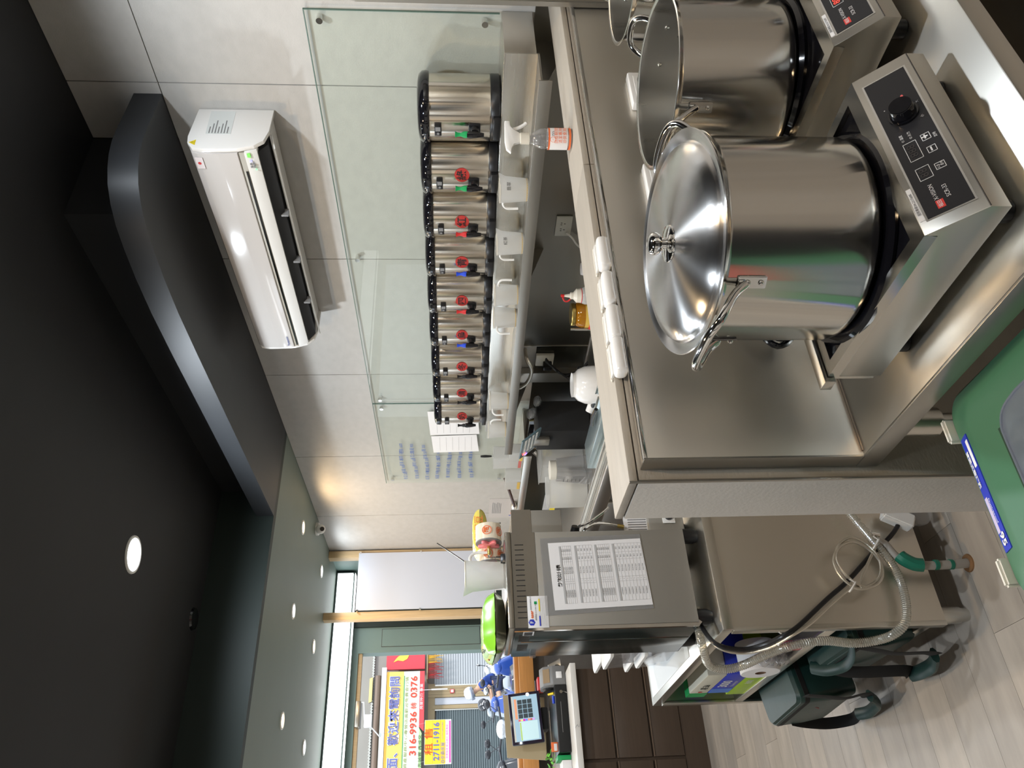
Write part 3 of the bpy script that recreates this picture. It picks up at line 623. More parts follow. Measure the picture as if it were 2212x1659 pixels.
# tea urns
def urn(i, y, lever, sticker, lab):
    x, z0 = 2.668, 1.474; t = thing('tea_urn', lab, 'urn', (x, y, z0), 'row of steel tea urns')
    R = .128; c = (x, y, 0)
    obj('base', B().lathe([(0, z0), (R - .006, z0), (R + .001, z0 + .006), (R + .001, z0 + .034), (R - .004, z0 + .042)], c, 48).box(x - R - .012, x - R + .03, y - .05, y + .05, z0 + .002, z0 + .030, .004), BLK, t)
    obj('body', B().lathe([(R - .002, z0 + .040), (R, z0 + .044), (R, 1.752), (R - .003, 1.756)], c, 72), URNST, t)
    obj('lid', B().lathe([(R - .002, 1.750), (R + .007, 1.753), (R + .011, 1.764), (R + .008, 1.780), (R - .004, 1.793), (R - .03, 1.799), (R - .045, 1.795), (0, 1.797)], c, 60), BLKG, t)
    obj('lid_latch', B().box(x - R - .019, x - R + .012, y - .026, y + .026, 1.752, 1.785, .006), BLKG, t)
    g = obj('thermometer', B().box(x - R - .017, x - R + .012, y - .020, y + .026, 1.705, 1.732, .002), BLK, t)
    obj('display', B().box(x - R - .0178, x - R - .0165, y - .015, y + .004, 1.709, 1.728), GREYP, g)
    obj('button', B().cyl((x - R - .0165, y + .015, 1.718), (x - R - .0185, y + .015, 1.718), .005), GREYP, g)
    obj('tap_socket', B().cyl((x - R + .01, y, 1.575), (x - R - .028, y, 1.575), .016).box(x - R - .006, x - R + .01, y - .022, y + .022, 1.552, 1.60, .006), BLK, t)
    tap = obj('tap', B().lathe([(0, 1.540), (.007, 1.540), (.012, 1.567), (.015, 1.596), (.013, 1.606), (0, 1.606)], (x - R - .040, y, 0), 20), BLKG, t)
    lv = B().lathe([(.0, 1.600), (.012, 1.603), (.013, 1.616), (.007, 1.630), (.008, 1.642), (.012, 1.652), (0, 1.653)], (x - R - .040, y, 0), 20, sx=.75, sy=1.15)
    obj('lever', lv, lever, tap)
    if sticker:
        cx = x - math.sqrt(R * R - .038 ** 2) - .001
        m = Matrix.Translation((x - R * .955 - .001, y - .034, 1.625)) @ Matrix.Rotation(math.radians(15), 4, 'Z') @ Matrix.Rotation(math.radians(-90), 4, 'Y')
        st = obj('sticker', B().lathe([(0, .0), (.030, .0), (.031, .0015), (0, .0022)], (0, 0, 0), 36, mtx=m), mat('sticker_red%d' % i, (.42, .035, .03), .35), t)
        nrm = Vector((-math.cos(math.radians(15)), -math.sin(math.radians(15)), 0)); rt = Vector((math.sin(math.radians(15)), -math.cos(math.radians(15)), 0)) 
        text('sticker_character', sticker, .046, INK, Vector((x - R * .955 - .001, y - .034, 1.623)) + nrm * .0024, rt, Z_, t, bold=.0006)
YU = [1.953, 2.225, 2.49, 2.75, 3.03, 3.31, 3.60, 3.87, 4.13]
LV = [GRN, GRN, RED, BLUE, RED, BLUE, BLK, BLK, BLK]
CH = [None, '綠', '紅', '青', '四', '烏', '冬', '清', '奶']
LB = ['tea urn nearest the camera, green tap lever and no red sticker', 'second tea urn from the camera, green tap lever under a red sticker', 'third tea urn from the camera, red tap lever, between a green-lever and a blue-lever urn',
      'fourth tea urn from the camera, blue tap lever', 'fifth tea urn, red tap lever, with blue-lever urns on both sides', 'sixth tea urn, blue tap lever, just before the black-lever urns', 'seventh tea urn, first of the three with black levers', 'eighth tea urn, middle one of the three black-lever urns', 'furthest tea urn, beside the papers taped to the glass']
for i, y in enumerate(YU): urn(i, y, LV[i], CH[i], LB[i])

# measuring jugs on the lower tray
def jug(x, y, z, ang, r, h, lab, name='measuring_jug', cat='jug', grp='white plastic measuring jugs', note=None, stain=True):
    t = thing(name, lab, cat, (x, y, z), grp)
    a = math.radians(ang); d = Vector((math.cos(a), math.sin(a), 0)); c = Vector((x, y, z))
    q = bmesh.new(); seg = 36; rings = []
    for rr, zz in ((.0, 0), (r * .84, 0), (r * .86, .004), (r * .98, h * .8), (r, h)):
        if rr == 0: rings.append([q.verts.new(c)]); continue
        ring = []
        for k in range(seg):
            th = 2 * PI * k / seg; sp = max(0, math.cos(th - (a + PI))) ** 14 * r * .42 * max(0, (zz / h - .72) / .28)
            ring.append(q.verts.new(c + Vector((math.cos(th) * (rr + sp), math.sin(th) * (rr + sp), zz + (sp * .35)))))
        rings.append(ring)
    for k in range(seg): q.faces.new((rings[0][0], rings[1][k], rings[1][(k + 1) % seg]))
    for A, C in zip(rings[1:], rings[2:]):
        for k in range(seg): q.faces.new((A[k], C[k], C[(k + 1) % seg], A[(k + 1) % seg]))
    obj('body', B().add(q), MILKY, t)
    obj('rim', B().tube([c + Vector((math.cos(k * .3) * r, math.sin(k * .3) * r, h)) for k in range(21)], .0018, seg=6, closed=True, sub=1), OFFW, t)
    obj('handle', B().tube([c + d * (r * .96) + Z_ * h * .86, c + d * (r * 1.35) + Z_ * h * .86, c + d * (r * 1.62) + Z_ * h * .76, c + d * (r * 1.68) + Z_ * h * .6, c + d * (r * 1.66) + Z_ * h * .32], r * .10, seg=8), WHITE, t)
    if stain: obj('tea_residue', B().lathe([(0, .004), (r * .85, .004), (r * .88, h * .085), (0, h * .085)], tuple(c), 28), mat('tea_film', (.60, .42, .13), .4) if 'tea_film' not in bpy.data.materials else bpy.data.materials['tea_film'], t)
    if note:
        v = Vector((-.56, -.825, 0)); rt = Vector((.825, -.56, 0)); n2 = obj('note_label', B().box(-.018, .018, -.0006, 0, h * .55, h * .86), PAPER, t)
        n2.data.transform(Matrix.Translation(v * r * .99) @ Matrix((rt, -v, Z_)).transposed().to_4x4())
        text('lettering', note, .018, INK, c + v * (r * 1.0 + .0012) + Z_ * h * .70, rt, Z_, t)
    return t
jug(2.462, 2.195, 1.352, 100, .054, .118, 'white measuring jug with a dark two-character label, nearest on the tray', note='翡翠')
jug(2.462, 2.505, 1.352, 100, .054, .118, 'white measuring jug with a two-character label, second from the camera on the tray', note='紅茶')
jug(2.462, 2.855, 1.352, -80, .054, .116, 'unlabelled measuring jug whose handle points to the camera side, third on the tray')
jug(2.462, 3.03, 1.352, 170, .054, .116, 'measuring jug with its handle facing the room, touching the third jug')
jug(2.462, 3.80, 1.352, 175, .054, .112, 'faint white measuring jug on the tray below the eighth urn')
jug(2.462, 4.12, 1.352, -80, .054, .112, 'last measuring jug at the far end of the tray with yellow base', )

# wall cladding, outlet and pipes below the shelf
t = thing('steel_cladding', 'dark stainless sheet cladding on the wall below the urn shelf', 'panel', (2.8, 2.7, .86))
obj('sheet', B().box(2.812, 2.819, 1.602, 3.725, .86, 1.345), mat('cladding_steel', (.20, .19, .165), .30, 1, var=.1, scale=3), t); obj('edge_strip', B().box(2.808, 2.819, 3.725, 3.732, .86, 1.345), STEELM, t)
t = thing('shade_sheet', 'black glossy sheet added for the shade on the wall beyond the steel sheet, behind the blender jug', 'panel', (2.81, 5.2, .86)); obj('sheet', B().box(2.811, 2.819, 3.74, 6.8, .86, 1.17), mat('shade_black', (.018, .017, .012), .22), t)  # black sheet stands in for the shaded space below the shelf
t = thing('wall_outlet', 'grey wall outlet plate with a white cord below the urn shelf', 'socket', (2.81, 2.73, 1.07))
obj('plate', B().box(2.802, 2.812, 2.668, 2.800, 1.078, 1.158, .003), mat('outlet_grey', (.45, .45, .40), .4), t)
for y in (2.715, 2.755):
    for dz, dy in ((.012, -.006), (.012, .006), (-.004, 0)): obj('slot', B().box(2.8008, 2.8022, y + dy - .0015, y + dy + .0015, 1.118 + dz - .004, 1.118 + dz + .004), INK, t)
obj('cord', B().tube([(2.80, 2.775, 1.10), (2.78, 2.79, 1.07), (2.77, 2.83, 1.04), (2.75, 2.86, .99)], .005), WHITE, t)
t = thing('wall_post', 'upright steel channel against the wall in the dark recess', 'post', (2.78, 4.03, .86))
obj('channel', B().box(2.77, 2.812, 3.96, 4.06, .86, 1.345), STEELM, t)
t = thing('gas_hose', 'short braided hose bending out of the wall below the shelf', 'hose', (2.75, 3.85, 1.1))
obj('hose', B().tube([(2.81, 3.76, 1.24), (2.74, 3.765, 1.235), (2.72, 3.85, 1.20), (2.72, 3.98, 1.215), (2.72, 4.05, 1.27), (2.74, 4.07, 1.32)], .012), BRAID, t)
obj('fitting', B().cyl((2.72, 4.045, 1.26), (2.74, 4.075, 1.325), .015), CHROME, t)
t = thing('double_outlet', 'small white outlet with black plug in the dark recess', 'socket', (2.8, 3.87, 1.13))
obj('plate', B().box(2.79, 2.81, 3.80, 3.91, 1.06, 1.17, .003), OFFW, t); obj('plug', B().box(2.74, 2.79, 3.855, 3.895, 1.07, 1.125, .006), BLK, t)
t = thing('cable_bundle', 'tangle of black cables in the dark recess', 'cable', (2.72, 3.82, .95))
for k in range(4): obj('cable', B().tube([(2.74, 3.76 + .01 * k, 1.12), (2.68, 3.80 + .03 * k, 1.06 - .03 * k), (2.72, 3.90, 1.0 - .03 * k), (2.66, 3.80 - .02 * k, .93), (2.7, 3.74 + .03 * k, .87)], .006), BLK, t)

# worktop
t = thing('drinks_counter', 'stainless counter with raised front rail running below the urn shelf', 'counter', (2.3, 3.6, 0))
obj('worktop', B().box(1.92, 2.812, 1.602, 6.80, .80, .85, .003), STEELM, t)
obj('front_rail', B().box(1.915, 1.945, 1.602, 6.80, .79, .868, .003), STEELM, t)
obj('rear_rail', B().box(2.06, 2.075, 3.2, 6.2, .849, .866, .002), STEELM, t)
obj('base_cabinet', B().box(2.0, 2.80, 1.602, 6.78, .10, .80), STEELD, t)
for k in range(4): obj('cabinet_door', B().box(1.985, 2.0, 1.65 + k * 1.27, 2.88 + k * 1.27, .14, .78, .003), STEELM, t)
for k in range(3): obj('drain_groove', B().box(1.965 + k * .03, 1.975 + k * .03, 3.2, 6.2, .8495, .853), STEELD, t)

# squeeze bottle, honey jar, scoop, jug
t = thing('squeeze_bottle', 'white squeeze bottle with red-tipped nozzle on the drinks counter', 'bottle', (2.40, 2.78, .851))
c = (2.40, 2.79, 0)
obj('body', B().lathe([(0, .851), (.040, .851), (.042, .86), (.042, 1.045), (.037, 1.058), (.032, 1.062)], c, 28), MILKY, t)
obj('collar', B().lathe([(.034, 1.060), (.035, 1.062), (.034, 1.066), (.033, 1.085), (.022, 1.095), (.017, 1.10), (.0165, 1.112), (.010, 1.116), (.005, 1.145), (0, 1.145)], c, 24), OFFW, t)
obj('red_ring', B().lathe([(.0355, 1.0605), (.0362, 1.062), (.0355, 1.064)], c, 24), RED, t)
obj('red_tip', B().lathe([(0, 1.143), (.007, 1.143), (.007, 1.158), (0, 1.160)], c, 14).tube([(2.395, 2.796, 1.15), (2.39, 2.815, 1.14), (2.39, 2.82, 1.125), (2.395, 2.81, 1.112)], .004), RED, t)
t = thing('squeeze_bottle', 'second squeeze bottle half hidden behind the red-tipped one', 'bottle', (2.47, 2.66, .851))
obj('body', B().lathe([(0, .851), (.036, .851), (.037, 1.02), (.033, 1.055), (.028, 1.07), (0, 1.07)], (2.47, 2.68, 0), 24), MILKY, t); obj('cap', B().lathe([(.038, 1.02), (.038, 1.03), (.02, 1.03)], (2.47, 2.68, 0), 20), RED, t)
t = thing('honey_jar', 'amber honey jar with gold lid and yellow label', 'jar', (2.40, 2.93, .851)); c = (2.40, 2.93, 0)
obj('jar', B().lathe([(0, .851), (.062, .851), (.066, .86), (.066, 1.045), (.058, 1.068), (.05, 1.076)], c, 32), HONEY, t)
obj('label', B().lathe([(.0668, .90), (.0668, 1.03)], c, 32), mat('label_yellow', (.62, .42, .08), .5), t)
obj('red_print', B().box(2.332, 2.338, 2.925, 2.965, .93, 1.01), RED, t)
obj('lid', B().lathe([(0, 1.096), (.053, 1.096), (.056, 1.092), (.056, 1.078), (.05, 1.076)], c, 32), GOLD, t)
obj('ladle', B().tube([(2.335, 2.965, 1.098), (2.335, 2.968, .98), (2.33, 2.972, .88)], .006), CHROME, t)
t = thing('cup', 'small translucent cup beside the honey jar', 'cup', (2.40, 3.06, .851)); obj('wall', B().lathe([(0, .851), (.03, .851), (.036, .95), (.035, .95)], (2.38, 3.07, 0), 24), MILKY, t)
t = thing('ceramic_pitcher', 'rounded glossy white pitcher on the drinks counter', 'pitcher', (2.30, 3.40, .851)); c = (2.30, 3.40, 0)
obj('body', B().lathe([(0, .851), (.075, .851), (.098, .88), (.104, .93), (.100, .975), (.084, 1.012), (.066, 1.028), (.064, 1.040), (.066, 1.044), (.055, 1.044), (0, 1.040)], c, 36), WHITEG, t)
obj('spout', B().cyl((2.24, 3.46, .92), (2.20, 3.51, .945), .028, .022), WHITEG, t)
# tall dark glass panel, clear cartons, keypad machine
t = thing('standing_screen', 'dark glossy upright screen with a small sticker behind the keypad machine', 'screen', (2.6, 4.4, .85))
obj('sheet', B().box(2.60, 2.615, 4.24, 4.62, .852, 1.19, .002), BLKG, t); obj('edge', B().box(2.592, 2.602, 4.232, 4.242, .852, 1.195), mat('brass_edge', (.20, .18, .08), .3, .6), t)
obj('sticker', B().cyl((2.598, 4.49, .90), (2.5985, 4.49, .90), .018), BLUE, t); obj('sticker_tail', B().box(2.5975, 2.599, 4.44, 4.48, .89, .912), ORANGE, t)
t = thing('sealing_machine', 'sealing machine with tilted keypad of white keys and red light', 'machine', (2.42, 4.1, .851))
obj('body', B().box(2.36, 2.58, 3.98, 4.21, .852, 1.17, .01), BLKM, t)
KM = Matrix.Translation((2.315, 4.03, 1.225)) @ Matrix.Rotation(math.radians(-8), 4, 'Z') @ Matrix.Rotation(math.radians(-38), 4, 'Y')
def K(b): bmesh.ops.transform(b.b, matrix=KM, verts=list(b.b.verts)); return b
kp = obj('keypad', K(B().box(-.012, .0, -.135, .145, -.075, .075, .006)), mat('keypad_slate', (.08, .13, .15), .25), t)
for i in range(8):
    for j in range(4): obj('key', K(B().box(-.0145, -.0118, -.12 + i * .026, -.12 + i * .026 + .018, -.06 + j * .028 + .014, -.06 + j * .028 + .030, .0008)), WHITE, kp)
obj('red_light', K(B().cyl((-.014, .09, .045), (-.016, .09, .045), .014)), mat('red_led', (1, .1, .1), .4, emit=(1, .1, .1), es=3), kp)
obj('violet_light', K(B().cyl((-.014, .115, .03), (-.016, .115, .03), .012)), mat('violet_led', (.4, .2, 1), .4, emit=(.3, .2, 1), es=2), kp)
obj('bracket', B().box(2.33, 2.38, 4.03, 4.10, 1.10, 1.22, .004), STEELD, t)
t = thing('plastic_wrap', 'crumpled clear wrap lying in the dark recess', 'wrap', (2.55, 4.05, 1.19)); 
b = B()
for k in range(5): b.sph((2.45 + .03 * k, 3.93 + .04 * (k % 3), 1.22 - .015 * k), (.035, .03, .02), 9, 6)
obj('film', b, CLEAR, t)
t = thing('yellow_tape', 'roll of yellow tape standing below the keypad machine', 'tape', (2.5, 4.40, .95)); obj('roll', B().lathe([(.015, -.012), (.032, -.012), (.032, .012), (.015, .012)], (2.50, 4.49, 1.06), 24, mtx=Matrix.Rotation(PI / 2, 4, 'Y')), YEL, t)
t = thing('steel_slab', 'pale blue steel box end on the counter under two black-handled knives', 'box', (2.2, 3.72, .851))
obj('box', B().box(2.10, 2.26, 3.40, 3.97, .852, .905, .003), mat('blue_steel', (.50, .60, .62), .3, .8), t)
for i, (x, y) in enumerate(((2.16, 3.42), (2.21, 3.38))):
    t = thing('kitchen_knife', ('black-handled knife lying on the steel box, pointing to the window', 'second black-handled knife on the steel box, behind the first')[i], 'knife', (x, y + .1, .906))
    obj('handle', B().tube([(x, y, .925), (x, y + .08, .932), (x, y + .16, .925)], .011), BLK, t); obj('blade', B().box(x - .001, x + .001, y - .12, y, .908, .935), CHROME, t)
# blender cup and tubs
t = thing('blender_jug', 'clear blender jug with white lid upside among the tubs', 'jug', (2.2, 4.17, .851)); c = (2.2, 4.17, 0)
obj('jug', B().loft([(.075, .075, .03, .853), (.072, .072, .03, .90), (.060, .060, .03, 1.06)], c), CLEAR, t)
obj('lid', B().lathe([(.055, 1.06), (.058, 1.062), (.058, 1.098), (.05, 1.10), (0, 1.10)], c, 28), OFFW, t)
for k in range(5): obj('mark', B().box(2.124, 2.126, 4.15, 4.18, .92 + .025 * k, .922 + .025 * k), INK, t)
t = thing('plastic_tub', 'round translucent tub filled with pale powder right of the blender jug', 'tub', (2.2, 4.40, .851)); c = (2.2, 4.41, 0)
obj('wall', B().lathe([(0, .853), (.125, .853), (.128, 1.085), (.133, 1.09)], c, 36), MILKY, t); obj('contents', B().lathe([(0, .856), (.118, .856), (.118, .96), (0, .962)], c, 32), mat('powder', (.55, .49, .38), .7), t)
t = thing('plastic_tub', 'square translucent tub behind the blender jug', 'tub', (2.40, 4.25, .851)); obj('wall', B().loft([(.10, .12, .03, .853), (.11, .13, .03, 1.12), (.118, .138, .03, 1.125)], (2.42, 4.45, 0)), MILKY, t)
t = thing('yellow_scraper', 'yellow-edged flat scraper standing near the far end of the counter', 'scraper', (2.3, 4.75, 1.0))
obj('blade', B().box(2.30, 2.303, 4.72, 4.95, 1.0, 1.07), PAPERG, t); obj('band', B().box(2.296, 2.307, 4.72, 4.95, .985, 1.02), YEL, t); obj('stand', B().box(2.29, 2.31, 4.82, 4.85, .851, .99), STEELD, t)
# faucet
t = thing('faucet', 'small chrome taps below the low wall shelf', 'tap', (2.6, 4.6, 1.08))
for k in range(3): obj('valve', B().cyl((2.62, 4.40 + .14 * k, 1.13), (2.60, 4.43 + .14 * k, 1.09), .02).cyl((2.60, 4.43 + .14 * k, 1.10), (2.81, 4.43 + .14 * k, 1.10), .009), CHROME, t)

# containers on the low shelf
specs = [(2.52, 4.52, .04, .10, 'stack of frosted cups right at the near end of the low wall shelf'), (2.56, 4.66, .05, .20, 'tall frosted container with red marks on the low wall shelf'), (2.50, 4.86, .05, .11, 'short frosted container with yellow band on the low wall shelf')]
for x, y, r, h, lab in specs:
    t = thing('frosted_container', lab, 'container', (x, y, 1.214)); obj('wall', B().loft([(r, r * 1.3, .012, 1.215), (r * 1.08, r * 1.4, .012, 1.214 + h)], (x, y, 0)), MILKY, t)
    obj('band', B().box(x - r * 1.1, x - r * 1.08, y - r, y + r, 1.225, 1.245), mat('band_%d' % int(y * 100), ((.5, .12, .10) if h == .20 else (.65, .42, .08)), .5), t)
t = thing('black_brush', 'black-handled brush hanging on the glass above the low shelf', 'brush', (2.6, 4.62, 1.42)); obj('handle', B().tube([(2.55, 4.62, 1.50), (2.55, 4.62, 1.46), (2.55, 4.62, 1.425)], .009, rf=lambda u: 1.1 - .7 * abs(u - .4)), BLK, t)
obj('shaft', B().cyl((2.55, 4.62, 1.425), (2.55, 4.62, 1.30), .005), CLEAR, t)
t = thing('ladle', 'ladle with long dark handle leaning on the low wall shelf', 'ladle', (2.5, 5.1, 1.214)); obj('handle', B().tube([(2.55, 4.95, 1.32), (2.50, 5.10, 1.275), (2.47, 5.24, 1.24)], .011), mat('dark_brown', (.05, .02, .015), .35), t); obj('bowl', B().sph((2.52, 5.34, 1.235), (.03, .05, .025)), STEELM, t)
t = thing('instruction_sheet', 'pale instruction sheet with small print standing at the end of the low shelf', 'paper', (2.5, 5.5, 1.214))
obj('sheet', B().box(2.545, 2.549, 5.27, 5.60, 1.215, 1.42), mat('sheet_grey', (.50, .46, .43), .6), t)
for k in range(6): obj('print_line', B().box(2.5438, 2.5448, 5.33 + .01 * (k % 3), 5.52, 1.39 - .012 * k, 1.394 - .012 * k), INKG, t)
text('lettering', 'F', .03, ROYAL, (2.5438, 5.56, 1.25), -Y_, Z_, t, bold=.001); text('lettering', 'eser', .02, ORANGE, (2.5438, 5.52, 1.25), -Y_, Z_, t)

# ================================================================== WORKTABLE WITH THE STEAM MACHINE
t = thing('cabinet_table', 'open-fronted stainless cabinet table standing on round legs beyond the partition', 'table', (1.0, 2.93, 0))
obj('worktop', B().box(.692, 1.32, 2.388, 3.472, .797, .833, .003), STEELM, t)
obj('side_panel', B().box(.70, 1.30, 2.398, 2.404, .10, .797), STEELX, t); obj('side_panel', B().box(.70, 1.30, 3.452, 3.458, .10, .797), STEELX, t)
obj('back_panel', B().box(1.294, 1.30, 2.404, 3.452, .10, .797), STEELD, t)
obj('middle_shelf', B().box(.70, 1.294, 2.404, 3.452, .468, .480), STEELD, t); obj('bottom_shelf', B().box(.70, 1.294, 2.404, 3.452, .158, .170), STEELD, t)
for z0, z1 in ((.452, .488), (.140, .176)): obj('shelf_front', B().box(.690, .702, 2.40, 3.458, z0, z1, .002), STEELM, t)
for y in (2.396, 3.43): obj('front_post', B().box(.688, .704, y, y + .03, .10, .797, .002), STEELM, t)
for x in (.73, 1.26):
    for y in (2.435, 3.42): l = obj('leg', B().lathe([(.0, 0), (.020, 0), (.022, .006), (.022, .02), (.027, .03), (.030, .10)], (x, y, 0), 24), STEELM, t)
obj('sheen_sheet', B().box(.72, 1.0, 2.80, 3.44, .833, .8345), mat('sheen_pale', (.60, .60, .56), .12), t)  # pale glossy sheet stands in for the reflection on the worktop
# steam machine
t = thing('steam_machine', 'tall steel and dark green steam machine with papers taped to its side', 'machine', (.9, 2.6, .833))
MS = mat('machine_steel', (.42, .40, .36), .24, 1, rvar=.03, scale=3); MG = mat('machine_grey', (.36, .345, .31), .40, .5); MD = mat('machine_green', (.010, .022, .022), .16, .2)
y0, y1 = 2.448, 2.755
obj('side_panel', B().box(.735, 1.056, y0, y0 + .006, .885, 1.395, .001), MG, t)
obj('side_band', B().box(.735, 1.056, y0 - .0005, y0 + .006, 1.396, 1.476), MS, t)
obj('housing', B().box(.737, 1.054, y0 + .006, y1, .888, 1.49), MG, t)
obj('top_cover', B().box(.732, 1.058, y0 - .003, y1 + .002, 1.477, 1.497, .003), MS, t)
obj('rear_column', B().box(1.054, 1.162, 2.50, y1, 1.292, 1.467, .003), MG, t); obj('rear_band', B().box(1.054, 1.163, 2.498, 2.502, 1.40, 1.468), MS, t)
obj('drip_base', B().box(1.054, 1.152, 2.50, y1, .86, .985, .004), MG, t)
obj('backplate', B().box(1.0545, 1.07, 2.52, y1, .985, 1.292), MS, t)
for k in range(15): obj('vent_slot', B().box(.765 + k * .0175, .7675 + k * .0175, y0 - .0012, y0, 1.436, 1.465), INK, t)
fp = obj('front_panel', B().box(.727, .737, y0 + .012, y1, .885, 1.475, .002), MD, t)
obj('panel_trim', B().box(.7255, .728, 2.575, 2.5785, .89, 1.45).box(.725, .737, y0, y0 + .012, .885, 1.478), CHROME, fp)
for k in range(9): obj('vent_line', B().box(.7258, .7272, 2.50 + .0085 * k, 2.502 + .0085 * k, 1.425, 1.46), GREYP, fp)
for k in range(9): obj('vent_line', B().box(.7258, .7272, 2.61 + .0085 * k, 2.612 + .0085 * k, 1.425, 1.46), GREYP, fp)
obj('knob', B().cyl((.727, 2.735, 1.40), (.718, 2.735, 1.40), .010), CLEAR, fp)
obj('bottom_bevel', B().prism([(.727, .885), (.737, .875), (.745, .885)], 'y', y0, y1), CHROME, fp)
for x in (.76, 1.04):
    for y in (2.475, 2.72): obj('foot', B().lathe([(0, .8335), (.020, .8335), (.026, .85), (.026, .885), (0, .885)], (x, y, 0), 24), BLK, t)
obj('rear_foot', B().lathe([(0, .8335), (.02, .8335), (.02, .86), (0, .86)], (1.12, 2.6, 0), 20), BLK, t)
obj('instruction_plate', B().box(1.07, 1.15, 2.4975, 2.4995, .992, 1.075), PAPER, t)
for k in range(7): obj('plate_line', B().box(1.078 + k * .009, 1.081 + k * .009, 2.4962, 2.4975, .995, 1.06), INKG, t)
obj('switch_plate', B().box(1.10, 1.148, 2.494, 2.50, .89, .935, .003), WHITE, t); obj('switch_knob', B().cyl((1.124, 2.494, .912), (1.124, 2.482, .912), .014), BLK, t)
w = obj('steam_wand', B().tube([(1.085, 2.53, 1.245), (1.095, 2.50, 1.235), (1.105, 2.49, 1.20), (1.135, 2.48, 1.15), (1.155, 2.475, 1.125)], .005, seg=10), CHROME, t)
obj('hot_tap', B().tube([(1.075, 2.53, 1.22), (1.09, 2.51, 1.21), (1.105, 2.50, 1.175), (1.10, 2.49, 1.13), (1.088, 2.485, 1.087)], .006, seg=10), CHROME, t)
obj('tap_nozzle', B().cyl((1.09, 2.486, 1.10), (1.084, 2.484, 1.078), .007), GOLD, t); obj('wand_knob', B().cyl((1.07, 2.52, 1.25), (1.095, 2.495, 1.245), .018, .014), BLK, t)
# paper in a sleeve
def ps(name, pts, y, th, m, par): return obj(name, B().prism(pts, 'y', y - th, y), m, par)
t = thing('plastic_sleeve', 'clear document sleeve with a printed ratio table taped to the steam machine', 'document', (.9, 2.446, 1.02))
ps('sleeve', [(1.040, 1.036), (1.032, 1.379), (.770, 1.375), (.784, 1.026)], y0 - .0015, .001, FILM, t)
pp_ = ps('printed_sheet', [(1.024, 1.038), (1.014, 1.353), (.786, 1.346), (.796, 1.027)], y0 - .0028, .0008, PAPER, t)
FY = y0 - .0042; ux = Vector((1, 0, .03)).normalized(); uz = Vector((-.03, 0, 1)).normalized(); o0 = Vector((.806, FY, 1.315))
text('lettering', '熱飲比例表', .015, INK, Vector((.900, FY, 1.323)), ux, uz, t, bold=.0003)
def gl(x, z, w_, h_, m, nm='table_line'):
    p = o0 + ux * x + uz * z; vs = [p, p + ux * w_, p + ux * w_ + uz * h_, p + uz * h_]
    b = B(); b.prism([(v.x, v.z) for v in vs], 'y', FY - .0003, FY); return obj(nm, b, m, t)
for zt_, nrow, rh in ((-.010, 5, .0066), (-.062, 5, .0105), (-.130, 6, .0072), (-.190, 8, .0115)):
    gl(0, zt_, .195, .007, PAPERG, 'header_band')
    for r_ in range(nrow + 1): gl(0, zt_ - r_ * rh, .195, .0004, PAPERG)
    for cx in (0, .065, .08, .14, .165, .195): gl(cx, zt_ - nrow * rh, .0004, nrow * rh, PAPERG)
    for r_ in range(nrow):
        for cx, s_ in ((.032, '四季春鮮奶'), (.0725, '%d' % (r_ + 1)), (.11, '茶200 奶80'), (.152, '糖30'), (.18, '備註')):
            text('table_print', s_, .0050, INKG, o0 + ux * cx + uz * (zt_ - (r_ + .5) * rh), ux, uz, t, off=.0004)
t = thing('service_sticker', 'white company sticker with blue hexagon logo at the corner of the steam machine', 'sticker', (.783, 2.446, 1.367))
obj('card', B().box(.733, .835, y0 - .0022, y0 - .001, 1.368, 1.434, .0004), PAPER, t)
hx = [(.750 + .011 * math.cos(k * PI / 3 + PI / 6), 1.422 + .011 * math.sin(k * PI / 3 + PI / 6)) for k in range(6)]
obj('hexagon_logo', B().prism(hx, 'y', y0 - .0027, y0 - .002), ROYAL, t)
FY2 = y0 - .0029; text('lettering', 'F', .016, INKW, (.750, FY2, 1.422), X_, Z_, t, bold=.0004); text('lettering', 'eser', .0145, ORANGE, (.7625, FY2, 1.421), X_, Z_, t, align='LEFT', bold=.0004)
text('lettering', '鋒廚商用設備有限公司', .0052, INK, (.812, FY2, 1.423), X_, Z_, t, sx=.85)
text('lettering', '服務電話 02-2748-1916', .0055, INK, (.783, FY2, 1.408), X_, Z_, t); obj('green_mark', B().box(.808, .817, FY2 - .0002, FY2, 1.403, 1.412), GRN, t)
for k in range(6): obj('table_line', B().box(.738, .830, FY2 - .0002, FY2, 1.372 + .005 * k, 1.3725 + .005 * k), PAPERG, t)
obj('band', B().box(.738, .77, FY2 - .0003, FY2, 1.394, 1.398), ROYAL, t); obj('band', B().box(.785, .825, FY2 - .0003, FY2, 1.394, 1.398), YEL, t)
t = thing('barcode_sticker', 'small barcode sticker on the dark front edge of the steam machine', 'sticker', (.725, 2.48, 1.42))
obj('card', B().box(.7245, .7255, 2.46, 2.50, 1.415, 1.45), PAPER, t)
for k in range(7): obj('bar', B().box(.7238, .7246, 2.464 + .005 * k, 2.466 + .005 * k, 1.42, 1.446), INK, t)
